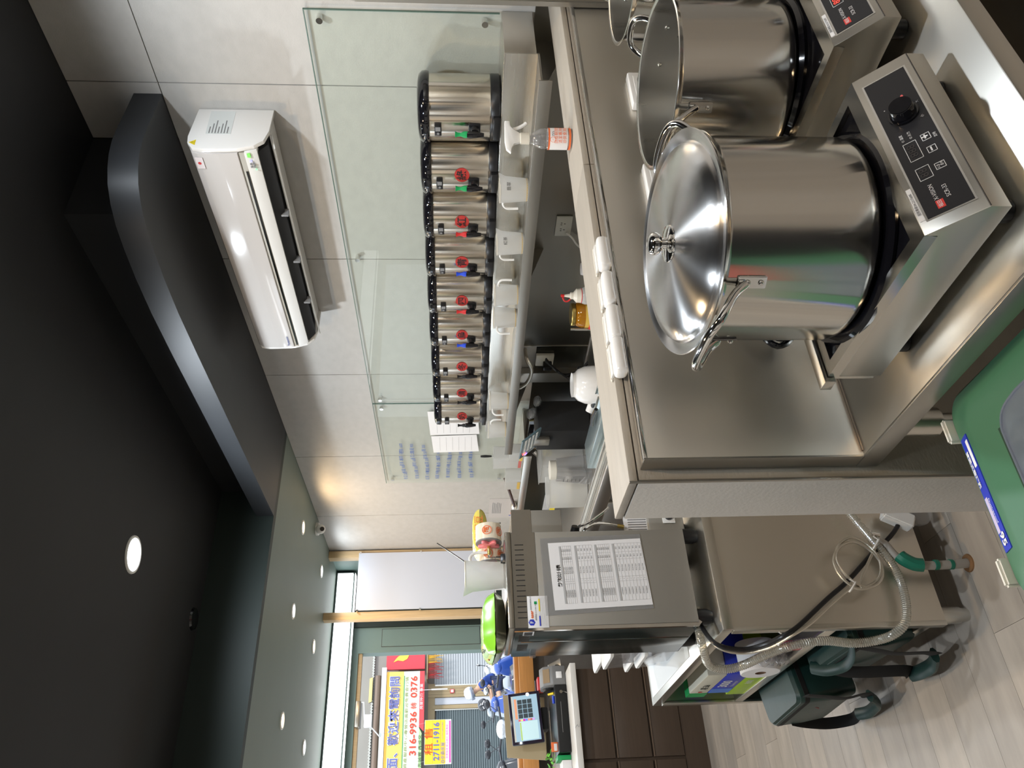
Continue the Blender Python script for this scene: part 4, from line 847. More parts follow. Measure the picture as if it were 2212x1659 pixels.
# ------------------------------------------------------------------ things on top of the steam machine
def label_roll(x0, x1, y, z, lab, r=.046):
    t = thing('label_roll', lab, 'roll', ((x0 + x1) / 2, y, z - r))
    obj('paper_roll', B().cyl((x0, y, z), (x1, y, z), r, seg=48), mat('roll_cream', (.78, .70, .56), .3, coat=.3) if 'roll_cream' not in bpy.data.materials else bpy.data.materials['roll_cream'], t)
    obj('grey_end', B().cyl((x0 - .004, y, z), (x0, y, z), r + .0005, seg=48), GREYP, t)
    st = B()
    q = bmesh.new(); pts = []
    for k in range(60):
        a = 2 * PI * k / 60; rr = .030 + .010 * math.cos(5 * a); pts.append((y + rr * math.cos(a), z + rr * math.sin(a)))
    obj('hub', B().prism(pts, 'x', x0 - .014, x0 - .004, .001), PINK, t)
    obj('axle', B().cyl((x0 - .045, y, z), (x1 + .01, y, z), .006, seg=14), GOLD, t)
    for s in (-.9, 0.15, 1.2):
        v = Vector((0, -math.cos(s), math.sin(s))); u = Vector((0, math.sin(s), math.cos(s))); c = Vector(((x0 + x1) / 2, y, z)) + v * (r + .0008)
        if s > 1: continue
        for a, b_ in ((.017, .0145),):
            q = B().lathe([(b_, 0), (a, 0)], (0, 0, 0), 32, mtx=Matrix((X_, u, v)).transposed().to_4x4()); bmesh.ops.transform(q.b, matrix=Matrix.Translation(c), verts=list(q.b.verts)); obj('ring_print', q, ORANGE, t)
        text('roll_print', '龜', .024, ORANGE, c, X_, u, t, bold=.0006)
label_roll(1.085, 1.145, 2.60, 1.545, 'cream label roll with red round prints on top of the steam machine')
label_roll(1.03, 1.075, 2.66, 1.54, 'smaller label roll behind, its red hub showing, beside the frosted jug')
t = thing('roll_stand', 'slim steel stand holding the two label rolls', 'stand', (1.06, 2.64, 1.497)); obj('rods', B().tube([(1.03, 2.60, 1.499), (1.03, 2.60, 1.545), (1.16, 2.60, 1.545), (1.16, 2.60, 1.499)], .004, sub=1).cyl((1.0, 2.66, 1.54), (1.08, 2.66, 1.54), .0055), CHROME, t)
t = thing('snack_pouch', 'yellow and green snack pouch lying behind the label rolls', 'pouch', (1.2, 2.75, 1.499))
def pouch(par, x0, x1, y0, y1, z, h, parts):
    """filled pillow pack: par, extents, list of (name, material, v-from, v-to)"""
    for nm, m, a, b_ in parts:
        q = bmesh.new(); N = 24; G = {}
        for side in (1, -1):
            for i in range(N + 1):
                for j in range(9):
                    u = i / N; v = a + (b_ - a) * j / 8
                    e = (1 - (2 * u - 1) ** 4) * (1 - (2 * v - 1) ** 6)
                    wr_ = .10 * math.sin(9 * u * PI + 5 * v) * (1 - e) + .05 * math.sin(23 * u + 11 * v)
                    G[side, i, j] = q.verts.new((x0 + (x1 - x0) * u, y0 + (y1 - y0) * v, z + h * .5 + side * h * .5 * max(.03, e ** .55 + wr_ * .5)))
        for side in (1, -1):
            for i in range(N):
                for j in range(8): q.faces.new((G[side, i, j], G[side, i + 1, j], G[side, i + 1, j + 1], G[side, i, j + 1]))
        bmesh.ops.recalc_face_normals(q, faces=list(q.faces)); obj(nm, B().add(q), m, par, ang=60)
PYEL = mat('pouch_yellow', (.70, .62, .14), .25, coat=.5); PSIL = mat('pouch_silver', (.36, .38, .28), .18, .75, bump=.4, bscale=30)
pouch(t, 1.07, 1.25, 2.66, 2.76, 1.545, .055, [('film', PYEL, 0, .7), ('side_film', LGREEN, .7, 1)])
text('lettering', '好運豆', .035, ORANGE, (1.165, 2.655, 1.575), X_, Z_, t)
t = thing('flat_carton', 'white flat carton under the yellow pouch', 'box', (1.11, 2.70, 1.497)); obj('box', B().box(1.07, 1.16, 2.66, 2.75, 1.498, 1.545, .002), PAPER, t)
jug(.965, 2.60, 1.498, 5, .052, .132, 'frosted measuring cup with a metal straw on top of the steam machine', name='frosted_jug', stain=False)
t = thing('metal_straw', 'long thin steel stirrer leaning in the frosted jug', 'stirrer', (.97, 2.6, 1.50)); obj('rod', B().cyl((.925, 2.595, 1.507), (1.088, 2.60, 1.728), .0022, seg=8), CHROME, t)
t = thing('binder_clip', 'small black binder clip on the top edge of the steam machine', 'clip', (.97, 2.455, 1.497))
obj('body', B().prism([(2.452, 1.498), (2.472, 1.498), (2.465, 1.513), (2.459, 1.513)], 'x', .955, .985, .0006), BLK, t)
obj('wire_arm', B().tube([(.960, 2.460, 1.512), (.963, 2.459, 1.527), (.971, 2.459, 1.530), (.978, 2.459, 1.527), (.981, 2.460, 1.512)], .0009, seg=6, sub=3), CHROME, t)
t = thing('chip_bag', 'bright green and silver snack bag lying on the near end of the steam machine', 'bag', (.78, 2.62, 1.498))
n0 = len(COL.objects)
pouch(t, -.095, .095, -.20, .19, 0, .078, [('film', LGREEN, 0, 1)])
q = t.children[0]; q.data.materials.append(PSIL)
for p in q.data.polygons:
    c = p.center + Vector(ORG[q.name]); p.material_index = 1 if c.z < .030 else 0
q.data.transform(Matrix.Translation(ORG[q.name])); q.location = (0, 0, .002); q.rotation_euler = (0, 0, math.radians(-8))
CB = lambda x, y, z: Vector((.78, 2.62, 1.502)) + Matrix.Rotation(math.radians(-8), 3, 'Z') @ Vector((x, y, z))
rr_ = Matrix.Rotation(math.radians(-8), 3, 'Z'); lf = rr_ @ Vector((0, -1, 0)); upv = (rr_ @ Vector((.55, 0, .85))).normalized()
obj('red_badge', B().cyl(CB(-.078, .03, .055), CB(-.082, .03, .060), .014, seg=24), RED, t)
text('lettering', '可樂果', .036, INK, CB(-.078, -.04, .060), lf, upv, t, bold=.001)

# ------------------------------------------------------------------ hoses and cables at the worktable
t = thing('spiral_hose', 'clear ribbed drain hose looping from the steam machine down past the table', 'hose', (.8, 2.3, .1))
HP = [(.80, 2.52, .862), (.72, 2.50, .875), (.665, 2.52, .865), (.635, 2.58, .835), (.625, 2.60, .78), (.63, 2.58, .725), (.645, 2.52, .665), (.655, 2.455, .60), (.66, 2.432, .50), (.655, 2.45, .40), (.655, 2.43, .335), (.66, 2.385, .295), (.685, 2.36, .262), (.73, 2.355, .243), (.79, 2.355, .233), (.845, 2.355, .235), (.90, 2.355, .25), (.95, 2.355, .275), (1.02, 2.355, .31), (1.09, 2.355, .345)]
obj('tube', B().tube(HP, .0135, seg=12, sub=6), HOSE, t)
# wire helix inside the hose
P = [Vector(p) for p in HP]; Q = []
for i in range(len(P) - 1):
    p0 = P[max(i - 1, 0)]; p1 = P[i]; p2 = P[i + 1]; p3 = P[min(i + 2, len(P) - 1)]
    for k in range(60):
        u = k / 60; Q.append(.5 * ((2 * p1) + (p2 - p0) * u + (2 * p0 - 5 * p1 + 4 * p2 - p3) * u * u + (3 * p1 - p0 - 3 * p2 + p3) * u ** 3))
H = []; acc = 0; up = Vector((0, 0, 1))
for i in range(1, len(Q) - 1):
    dd = (Q[i + 1] - Q[i - 1]); acc += (Q[i] - Q[i - 1]).length; dd.normalize(); up = (up - dd * up.dot(dd)).normalized(); sd = dd.cross(up); a = acc / .0068 * 2 * PI
    H.append((acc, Q[i], up.copy(), sd.copy()))
HH = []; s_ = 0; step = .0068 / 8; j = 0
while s_ < H[-1][0]:
    while j < len(H) - 1 and H[j][0] < s_: j += 1
    a = s_ / .0068 * 2 * PI; HH.append(H[j][1] + (H[j][2] * math.cos(a) + H[j][3] * math.sin(a)) * .0138); s_ += step
obj('wire_helix', B().tube(HH, .0011, seg=4, sub=1), mat('helix_wire', (.50, .48, .42), .3, .4), t)
t = thing('black_cable', 'thick black cable running from under the steam machine to the wall unit', 'cable', (.8, 2.35, .2))
obj('cable', B().tube([(.78, 2.52, .87), (.70, 2.46, .865), (.655, 2.43, .84), (.645, 2.445, .76), (.65, 2.41, .70), (.66, 2.35, .655), (.69, 2.352, .60), (.77, 2.36, .488), (.83, 2.362, .399), (.912, 2.36, .30), (.949, 2.355, .246), (1.003, 2.35, .185), (1.08, 2.34, .135)], .0075, seg=10), BLK, t)
t = thing('braided_hose', 'braided steel water hose coiled in front of the table side', 'hose', (.88, 2.37, .3))
cp = [(.80, 2.53, .865), (.70, 2.47, .86), (.648, 2.44, .835), (.638, 2.46, .76), (.64, 2.42, .69), (.655, 2.35, .64), (.69, 2.345, .57), (.76, 2.35, .47), (.80, 2.35, .40)]
for k in range(20):
    a = math.radians(200 - k * 40); rr = .080 + .006 * math.sin(k); cp.append((.875 + rr * math.cos(a) + .004 * (k // 9), 2.345 - .004 * (k % 3), .365 + rr * .92 * math.sin(a) - .006 * (k // 9)))
cp += [(.95, 2.35, .27), (.97, 2.37, .25)]
obj('hose', B().tube(cp, .0048, seg=8), BRAID, t)
for i, (x, y, z) in enumerate(((.655, 2.40, .655), (.80, 2.35, .405), (.94, 2.345, .285))):
    t = thing('cable_tie', ('white cable tie at the front corner of the cabinet table', 'white cable tie at the lower left of the hose coil', 'large white cable tie joining hose and cable at the right of the coil')[i], 'cable tie', (x, y, z))
    obj('loop', B().tube([(x - .015, y - .012, z + .014), (x, y - .018, z), (x + .015, y - .012, z - .014), (x, y + .012, z)], .003, seg=6, closed=True), WHITE, t)
    obj('tail', B().tube([(x + .012, y - .016, z - .010), (x + .022, y - .02, z + .006)], .0022, seg=6, sub=1), WHITE, t)
t = thing('drain_pipe', 'grey pipe rising from the floor, bound with green tape', 'pipe', (.86, 2.34, 0))
obj('pipe', B().tube([(.865, 2.33, .0), (.862, 2.33, .06), (.862, 2.335, .13), (.872, 2.34, .19), (.90, 2.345, .225), (.945, 2.35, .245), (.96, 2.35, .27)], .0125, seg=12, rf=lambda u: 1.25 - .35 * u), mat('pipe_grey', (.36, .33, .29), .45), t)
TG = mat('tape_green', (.01, .16, .10), .4, bump=1, bscale=40)
obj('tape_lump', B().tube([(.862, 2.33, .155), (.868, 2.335, .18), (.885, 2.338, .205), (.90, 2.342, .215)], .022, seg=10), TG, t)
for z in (.055, .105): obj('tape_band', B().cyl((.862, 2.33, z), (.862, 2.33, z + .012), .0165), TG, t)
obj('floor_collar', B().lathe([(.03, 0), (.028, .004), (.016, .006)], (.865, 2.33, 0), 20), mat('rust', (.20, .10, .04), .8), t)
t = thing('power_supply', 'white power unit in clear wrap hanging low behind the partition end', 'power unit', (1.03, 2.36, .17))
m = Matrix.Translation((1.035, 2.345, .175)) @ Matrix.Rotation(math.radians(28), 4, 'Y')
obj('case', B().add((lambda q: (bmesh.ops.create_cube(q, size=1), bmesh.ops.scale(q, vec=(.05, .045, .10), verts=list(q.verts)), bmesh.ops.bevel(q, geom=list(q.edges), offset=.005, segments=2, affect='EDGES'), q)[-1])(bmesh.new()), m), WHITE, t)
obj('wrap', B().sph((1.06, 2.345, .11), (.055, .03, .06), 10, 7, mtx=Matrix.Rotation(.6, 4, 'Y')), CLEAR, t)
t = thing('hose_valve', 'small chrome valve behind the hose coil', 'valve', (.975, 2.36, .27)); obj('body', B().cyl((.965, 2.36, .272), (.995, 2.36, .285), .010).cyl((.985, 2.36, .275), (.98, 2.36, .25), .008), CHROME, t)

# ------------------------------------------------------------------ contents of the cabinet table
def carton(name, x0, x1, y0, y1, z0, z1, m, lab, cat='box'):
    t = thing(name, lab, cat, ((x0 + x1) / 2, (y0 + y1) / 2, z0)); obj('carton', B().box(x0, x1, y0, y1, z0, z1, .0015), m, t); return t
t = carton('lime_box', .695, .90, 2.99, 3.31, .4815, .560, LIME, 'lime green carton at the bottom of the box stack on the upper shelf')
text('lettering', '抽取', .030, INKW, (.6945, 3.10, .525), -Y_, Z_, t); obj('side_print', B().box(.6943, .6948, 3.0, 3.30, .483, .495), mat('lime_light', (.5, .65, .06), .4), t)
t = carton('film_box', .695, .90, 2.97, 3.27, .5615, .648, ROYAL, 'blue cling film box marked 3000 lying on the lime green carton')
text('lettering', '3000', .052, INKW, (.6945, 3.12, .615), -Y_, Z_, t, bold=.001); text('lettering', 'SQUARE FEET', .014, INKW, (.6945, 3.12, .580), -Y_, Z_, t); obj('stripe', B().box(.6943, .695, 3.20, 3.27, .563, .646), mat('mid_blue', (.05, .18, .62), .4), t)
t = carton('glove_box', .695, .90, 2.98, 3.33, .6495, .722, mat('cream_carton', (.60, .58, .48), .5), 'cream box with dark lettering on top of the blue film box')
text('lettering', 'PE 耐', .034, GREEND, (.6945, 3.17, .685), Y_, -Z_, t, bold=.0006); obj('green_end', B().box(.6935, .901, 3.27, 3.332, .648, .7235), GRN, t)
text('seal_print', '●', .024, RED, (.6945, 3.25, .685), Y_, -Z_, t)
t = thing('tissue_roll', 'white tissue roll lying beside the stack of boxes on the upper shelf', 'roll', (.75, 2.88, .4815))
obj('roll', B().lathe([(.020, 0), (.070, 0), (.072, .003), (.072, .107), (.070, .11), (.020, .11)], (.675, 2.885, .556), 40, mtx=Matrix.Rotation(PI / 2, 4, 'Y')), PAPER, t)
obj('core', B().lathe([(.020, 0.001), (.020, .11), (.0185, .11), (.0185, 0.001)], (.675, 2.885, .556), 28, mtx=Matrix.Rotation(PI / 2, 4, 'Y')), mat('card_core', (.20, .11, .06), .8), t)
t = thing('clear_bag', 'crumpled clear plastic bag hanging over the upper shelf edge', 'bag', (.69, 2.76, .50))
b = B()
for k in range(7): b.sph((.695 + .008 * math.sin(k * 2), 2.775 - .014 * (k % 3), .50 + .013 * k), (.022, .028, .020), 8, 6)
obj('film', b, CLEAR, t)
t = thing('tape_roll', 'white roll of tape on the upper shelf behind the clear bag', 'tape', (.72, 2.72, .4815)); obj('roll', B().lathe([(.022, 0), (.032, 0), (.032, .02), (.022, .02), (.022, 0)], (.71, 2.72, .515), 24, mtx=Matrix.Rotation(PI / 2, 4, 'Y')), WHITE, t)
t = thing('red_clips', 'pair of pink-red clips on the upper shelf edge', 'clip', (.71, 2.66, .4815)); obj('clip', B().box(.695, .715, 2.63, 2.67, .4815, .53, .004), mat('clip_red', (.55, .10, .10), .4), t); obj('clip', B().box(.71, .73, 2.665, 2.69, .4815, .54, .004), bpy.data.materials['clip_red'], t)
carton('purple_carton', .76, 1.02, 2.45, 2.62, .4815, .66, PURPLE, 'purple carton deep in the upper compartment')
carton('cardboard_box', .95, 1.25, 2.75, 3.20, .4815, .74, mat('cardboard', (.22, .14, .08), .8), 'brown cardboard box deep in the upper compartment')

# green insulated bags
def tote(nm, lab, M_, w, d, h, handles, print_=True):
    t = thing(nm, lab, 'bag', M_.translation)
    def T(b): bmesh.ops.transform(b.b, matrix=M_, verts=list(b.b.verts)); return b
    q = bmesh.new(); bmesh.ops.create_grid(q, x_segments=1, y_segments=1, size=.01); q.free()
    secs = [(d / 2 * .93, w / 2 * .93, .03, 0), (d / 2, w / 2, .035, .02), (d / 2 * 1.04, w / 2 * 1.0, .035, h * .5), (d / 2, w / 2, .03, h * .93), (d / 2 * .97, w / 2 * .97, .03, h)]
    obj('body', T(B().loft(secs)), TURF, t)
    obj('lid_panel', T(B().loft([(d / 2 * .95, w / 2 * .95, .03, h), (d / 2 * .9, w / 2 * .9, .03, h + .012)])), TURF, t)
    obj('zip_band', T(B().loft([(d / 2 * 1.01, w / 2 * 1.01, .03, h * .86), (d / 2 * 1.01, w / 2 * 1.01, .03, h * .94)])), STRAP, t)
    for hd in handles: 
        h_ = obj('strap', B().tube(hd, .023, seg=8, flat=.12, sub=5), STRAP, t)
    if print_:
        pass
    return t
M1 = Matrix.Translation((.70, 3.15, .177)) @ Matrix.Rotation(math.radians(4), 4, 'Z') @ Matrix.Rotation(math.radians(-7), 4, 'Y')
t = tote('insulated_bag', 'dark green insulated bag bulging out at the far end of the lower compartment', M1, .36, .20, .225, [
    [(.595, 2.90, .40), (.592, 2.92, .32), (.592, 2.96, .23), (.60, 2.94, .168), (.60, 2.98, .13)], [(.585, 3.29, .32), (.582, 3.34, .24), (.585, 3.40, .12), (.592, 3.37, .03), (.60, 3.30, .03)]])
obj('grip', B().tube([(.60, 2.97, .13), (.59, 3.03, .075), (.59, 3.12, .045), (.59, 3.22, .025), (.60, 3.31, .028)], .024, seg=10, flat=.5), TURF, t)
obj('round_print', B().cyl((.589, 3.10, .31), (.586, 3.10, .31), .033), mat('dull_red', (.14, .015, .012), .6), t)
M2 = Matrix.Translation((.80, 2.66, .172)) @ Matrix.Rotation(math.radians(-5), 4, 'Y')
t = tote('insulated_bag', 'second dark green insulated bag in the near lower compartment, strap trailing down', M2, .38, .26, .215, [
    [(.655, 2.50, .36), (.64, 2.495, .30), (.632, 2.507, .239), (.63, 2.50, .142), (.632, 2.53, .09)], [(.655, 2.77, .34), (.64, 2.756, .30), (.632, 2.74, .239), (.63, 2.73, .102), (.635, 2.80, .045)]])
obj('grip', B().tube([(.632, 2.54, .09), (.62, 2.62, .06), (.618, 2.70, .06), (.63, 2.79, .045)], .026, seg=10, flat=.5), TURF, t)
obj('open_flap', B().tube([(.668, 2.80, .40), (.645, 2.74, .375), (.64, 2.66, .345), (.648, 2.56, .36), (.668, 2.48, .39)], .022, seg=8, flat=.35), TURF, t)

# clear boxes with white lids standing beyond the steam machine
for i, (x, y, z, lab) in enumerate(((.86, 3.04, .8345, 'clear food box with white snap lid beyond the steam machine, front one'), (.90, 3.26, .8345, 'clear food box with white snap lid, rear one'))):
    t = thing('food_box', lab, 'container', (x, y, z))
    zz = z; 
    for k in range(2): obj('box', B().loft([(.075, .085, .02, zz), (.085, .095, .02, zz + .11)], (x, y, 0)), CLEAR, t); zz += .13
    for k in range(2): obj('lid', B().loft([(.09, .10, .025, z + .110 + .13 * k), (.095, .105, .025, z + .114 + .13 * k), (.095, .105, .025, z + .124 + .13 * k), (.088, .098, .02, z + .127 + .13 * k)], (x, y, 0)), WHITE, t)

# ================================================================== SERVICE COUNTER
t = thing('service_counter', 'brown drawer counter with a white marble top near the shop window', 'counter', (.4, 6.3, 0))
obj('marble_top', B().box(-1.2, 1.40, 5.50, 7.05, .855, .895, .004), MARBLE, t)
obj('carcass', B().box(-1.18, 1.38, 5.60, 7.0, .0, .855), BROWN, t)
for x0, x1 in ((.80, 1.375), (.20, .78), (-.6, .18)):
    for z0, z1 in ((.63, .850), (.385, .612), (.165, .367)):
        d = obj('drawer', B().box(x0, x1, 5.575, 5.60, z0, z1, .002), BROWN, t); obj('pull_lip', B().box(x0, x1, 5.568, 5.60, z1 + .001, z1 + .005), mat('brown_lip', (.16, .11, .075), .5) if 'brown_lip' not in bpy.data.materials else bpy.data.materials['brown_lip'], d)
obj('plinth', B().box(-1.18, 1.38, 5.585, 5.60, 0, .16), BROWN, t)
obj('vein', B().tube([(.98, 5.4985, .893), (1.0, 5.4985, .878), (.985, 5.4985, .868), (1.02, 5.4985, .857)], .0018, seg=5), PAPERG, t)
t = thing('wood_ledge', 'orange wooden ledge board along the shop window opening', 'ledge', (.3, 7.2, 1.0)); obj('board', B().box(-1.45, 2.08, 7.10, 7.30, 1.0, 1.13, .004), OAK, t); obj('rail', B().box(-1.45, 2.08, 7.18, 7.34, 1.13, 1.165, .004), OAK, t)
t = thing('cash_drawer', 'black cash drawer with key ring under the till screen', 'cash drawer', (1.1, 5.95, .896))
obj('case', B().box(.875, 1.315, 5.75, 6.2, .898, .982, .003), BLK, t); obj('drawer_front', B().box(.88, 1.31, 5.744, 5.75, .903, .977, .002), BLKM, t); obj('groove', B().box(1.0, 1.2, 5.7425, 5.744, .945, .948), GREYP, t)
obj('lock', B().cyl((1.265, 5.742, .94), (1.265, 5.735, .94), .011), CHROME, t); obj('key', B().tube([(1.265, 5.735, .932), (1.262, 5.73, .915), (1.255, 5.73, .90)], .003), CHROME, t)
t = thing('till_screen', 'till touch screen showing a grid of dark order buttons', 'screen', (1.2, 6.3, .99))
TM = Matrix.Translation((1.205, 6.28, 1.155)) @ Matrix.Rotation(math.radians(-3.5), 4, 'Y') @ Matrix.Rotation(math.radians(-8), 4, 'X')
def TT(b): bmesh.ops.transform(b.b, matrix=TM, verts=list(b.b.verts)); return b
obj('casing', TT(B().box(-.185, .185, 0, .03, -.122, .122, .010)), BLK, t); obj('bezel', TT(B().box(-.182, .182, -.003, 0, -.119, .119, .0015)), mat('screen_bezel', (.02, .015, .03), .1), t)
def scr(nm, x0, x1, z0, z1, col, es=.55, d=0): return obj(nm, TT(B().box(x0, x1, -.0045 - d, -.0034, z0, z1)), mat('ui_%s' % nm, col, .3, emit=col, es=es) if 'ui_%s' % nm not in bpy.data.materials else bpy.data.materials['ui_%s' % nm], t)
scr('screen_area', -.162, .162, -.100, .100, (.28, .42, .52)); scr('receipt_list', -.155, -.025, -.085, .052, (.45, .62, .66), d=.0002); scr('total_line', -.155, -.03, .040, .050, (.35, .50, .12), d=.0004); scr('title_bar', -.160, .160, .088, .098, (.45, .42, .35), d=.0002)
scr('tab_row', -.005, .14, .060, .080, (.62, .28, .16), d=.0002)
for k, c in enumerate(((.6, .1, .1), (.7, .6, .2), (.6, 0, .4), (.15, .2, .8), (.7, .25, .15), (.5, .1, .1), (.5, .3, .7))): scr('category_key_%s' % 'abcdefg'[k], -.022, -.008, .058 - .018 * k - .016, .058 - .018 * k, c, d=.0004)
for i in range(4):
    for j in range(3):
        o = scr('order_button', -.002 + .034 * i, .029 + .034 * i, .020 - .038 * j, .054 - .038 * j, (.030, .045, .055), es=.3, d=.0004)
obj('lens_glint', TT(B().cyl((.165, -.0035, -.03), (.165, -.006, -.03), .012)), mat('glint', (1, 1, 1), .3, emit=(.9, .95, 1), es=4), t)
obj('stand', B().box(1.12, 1.28, 6.29, 6.42, .983, 1.06, .01).box(1.15, 1.25, 6.31, 6.35, 1.0, 1.15, .005), BLKM, t)
t = thing('beige_board', 'beige board standing behind the till screen', 'board', (1.15, 6.45, .9)); obj('sheet', B().prism([(.93, 1.0), (1.38, .99), (1.41, 1.315), (.96, 1.30)], 'y', 6.44, 6.455), mat('beige_board', (.42, .34, .21), .6), t)
t = thing('label_printer', 'dark grey label printer with a paper strip coming out', 'printer', (1.36, 5.86, .896))
obj('case', B().prism([(5.76, .898), (5.755, .99), (5.79, 1.055), (5.86, 1.075), (5.98, 1.06), (6.0, .898)], 'x', 1.318, 1.45, .006), GREYP, t)
obj('window', B().prism([(5.762, 1.012), (5.79, 1.056), (5.793, 1.053), (5.765, 1.010)], 'x', 1.335, 1.43), mat('printer_glass', (.30, .22, .14), .08), t); obj('paper_strip', B().box(1.36, 1.405, 5.742, 5.756, .925, .965, .001), PAPER, t)
obj('curved_cover', B().lathe([(.0, 0), (.05, 0), (.07, .03), (.07, .05)], (1.30, 5.90, 1.0), 24, mtx=Matrix.Rotation(PI / 2, 4, 'Y')), BLK, t)
t = thing('marker_pen', 'yellow marker pen standing beside the till screen', 'pen', (1.29, 5.78, .984)); obj('pen', B().cyl((1.27, 5.80, .985), (1.27, 5.84, 1.02), .008), YEL, t); obj('cap', B().cyl((1.20, 5.80, .99), (1.25, 5.80, .99), .009), BLUE, t)
t = thing('steel_pot', 'small upturned steel vessel beyond the label printer', 'pot', (1.44, 6.1, .896)); obj('bell', B().lathe([(0, .99), (.03, .985), (.05, .94), (.07, .90), (.075, .897)], (1.50, 6.05, 0), 28), STEELD, t); obj('ring', B().tube([(1.46 + .035 * math.cos(k), 5.92, .93 + .035 * math.sin(k)) for k in range(6)], .005, closed=True, seg=6), CHROME, t)
t = thing('red_carton', 'small red box with black sides on the service counter', 'box', (1.46, 6.3, .896)); obj('carton', B().box(1.40, 1.50, 6.28, 6.38, .98, 1.05, .002), RED, t); obj('side', B().box(1.40, 1.50, 6.38, 6.42, .897, 1.06), BLK, t); obj('base', B().box(1.40, 1.50, 6.28, 6.38, .897, .98), BLK, t)
t = thing('orange_phone_case', 'orange and white card standing against the cash drawer', 'card', (.93, 5.72, .984)); obj('card', B().box(.885, .945, 5.78, 5.79, .984, 1.03, .001), ORANGE, t); obj('white_field', B().box(.89, .935, 5.778, 5.78, .99, 1.012), PAPER, t)
t = thing('potted_plant', 'small bright green plant beside the till screen', 'plant', (.92, 6.25, .896)); obj('pot', B().lathe([(0, .897), (.04, .897), (.05, .96), (.045, .96)], (.90, 6.25, 0), 20), CLEAR, t)
LF = mat('leaf_green', (.12, .45, .03), .4)
for k in range(14):
    a = k * 2.4; r = .02 + .004 * k; obj('leaf', B().sph((.90 + r * math.cos(a), 6.25 + r * math.sin(a), .975 + .008 * (k % 6)), (.018, .010, .004), 8, 5, mtx=Matrix.Rotation(a, 4, 'Z') @ Matrix.Rotation(.6, 4, 'Y')), LF, t)
t = thing('clear_cup', 'upturned clear cup next to the small plant', 'cup', (.86, 6.0, .896)); obj('wall', B().lathe([(.045, .897), (.035, .99), (0, .99)], (.88, 5.98, 0), 24), CLEAR, t)
t = thing('green_holder', 'green folder with papers at the end of the cash drawer', 'folder', (.80, 5.9, .896)); obj('folder', B().box(.835, .865, 5.80, 5.95, .897, .99, .002), GRN, t); obj('papers', B().box(.74, .832, 5.79, 5.96, .897, .96, .001), PAPER, t)
# ================================================================== STREET OUTSIDE
struct('ground_street', B().box(-14, 22, 7.62, 60, -.08, -.01), mat('asphalt', (.13, .13, .13), .85, var=.25, scale=6))
struct('ground_pavement', B().box(-6, 10, 7.62, 11.5, -.01, .02), mat('paving', (.30, .29, .27), .8, var=.15, scale=4))
fw_ = struct('wall_facade', B().box(-12, 20, 28.3, 28.6, 0, 5.2), mat('facade_grey', (.30, .28, .25), .8, var=.15, scale=1))
WBR = mat('timber_cladding', (.36, .27, .15), .6, var=.2, scale=2)
for k in range(4): obj('timber_plank', B().box(6.15 + .095 * k, 6.24 + .095 * k, 28.10, 28.3, 0, 2.75), WBR, fw_)
obj('lintel', B().box(5.0, 6.6, 28.12, 28.3, 2.52, 2.75), WBR, fw_); obj('pale_jamb', B().box(5.92, 6.14, 28.14, 28.3, 0, 2.55), mat('pale_jamb', (.55, .56, .60), .6), fw_)
obj('timber_jamb', B().box(5.78, 5.90, 28.10, 28.3, 0, 2.62), WBR, fw_)
def corrug(x0, x1, z0, z1, y, pitch, m, lab, name='roller_shutter'):
    b = B(); n = int((z1 - z0) / pitch)
    for k in range(n):
        z = z0 + k * pitch
        b.quadv([(x0, y, z), (x1, y, z), (x1, y - .022, z + pitch * .35), (x0, y - .022, z + pitch * .35)]); b.quadv([(x0, y - .022, z + pitch * .35), (x1, y - .022, z + pitch * .35), (x1, y - .018, z + pitch * .8), (x0, y - .018, z + pitch * .8)]); b.quadv([(x0, y - .018, z + pitch * .8), (x1, y - .018, z + pitch * .8), (x1, y, z + pitch), (x0, y, z + pitch)])
    t = thing(name, lab, 'shutter', ((x0 + x1) / 2, y, z0)); o = obj('slat_curtain', b, m, t, ang=10); o['kind'] = 'stuff'
    obj('guide_rail', B().box(x0 - .05, x0, y - .04, y + .05, z0, z1).box(x1, x1 + .05, y - .04, y + .05, z0, z1), STEELM, t)
corrug(-3, 5.74, .0, 2.52, 28.2, .075, mat('shutter_dark', (.115, .145, .155), .45), 'dark grey roller shutter across the street')
corrug(6.58, 9.5, .0, 2.62, 28.2, .085, mat('shutter_light', (.42, .44, .46), .45), 'light grey roller shutter across the street, right of the timber cladding')
t = thing('red_sign', 'red shop sign with a yellow flame across the street', 'sign', (7.37, 27.9, 2.87)); obj('panel', B().box(7.06, 7.75, 27.85, 27.98, 2.87, 4.19), mat('sign_red', (.80, .06, .08), .4), t)
obj('bracket', B().box(7.2, 7.6, 27.98, 28.31, 3.2, 3.9), STEELD, t)
fl_ = [(7.30, 3.95), (7.36, 3.80), (7.33, 3.62), (7.40, 3.48), (7.52, 3.42), (7.66, 3.45), (7.60, 3.56), (7.68, 3.62), (7.55, 3.66), (7.50, 3.78), (7.42, 3.86)]
obj('flame', B().prism(fl_, 'y', 27.835, 27.849), mat('flame_yellow', (.9, .62, .08), .4), t)
bn = thing('banner', 'long yellow and white property banner across the street', 'banner', (4.5, 27.6, 2.93))
WB = mat('banner_white', (.82, .80, .68), .6); YB = mat('banner_yellow', (.90, .62, .14), .6); OB = mat('banner_orange', (.85, .36, .05), .6)
obj('cloth', B().box(1.0, 6.92, 27.6, 27.62, 3.02, 4.13), WB, bn)
obj('yellow_field', B().box(1.0, 6.92, 27.592, 27.6, 3.56, 4.13), YB, bn); obj('orange_field', B().box(1.0, 6.92, 27.586, 27.592, 4.06, 4.13), OB, bn)
obj('rule', B().box(1.0, 6.78, 27.59, 27.6, 3.53, 3.55), GRN, bn)
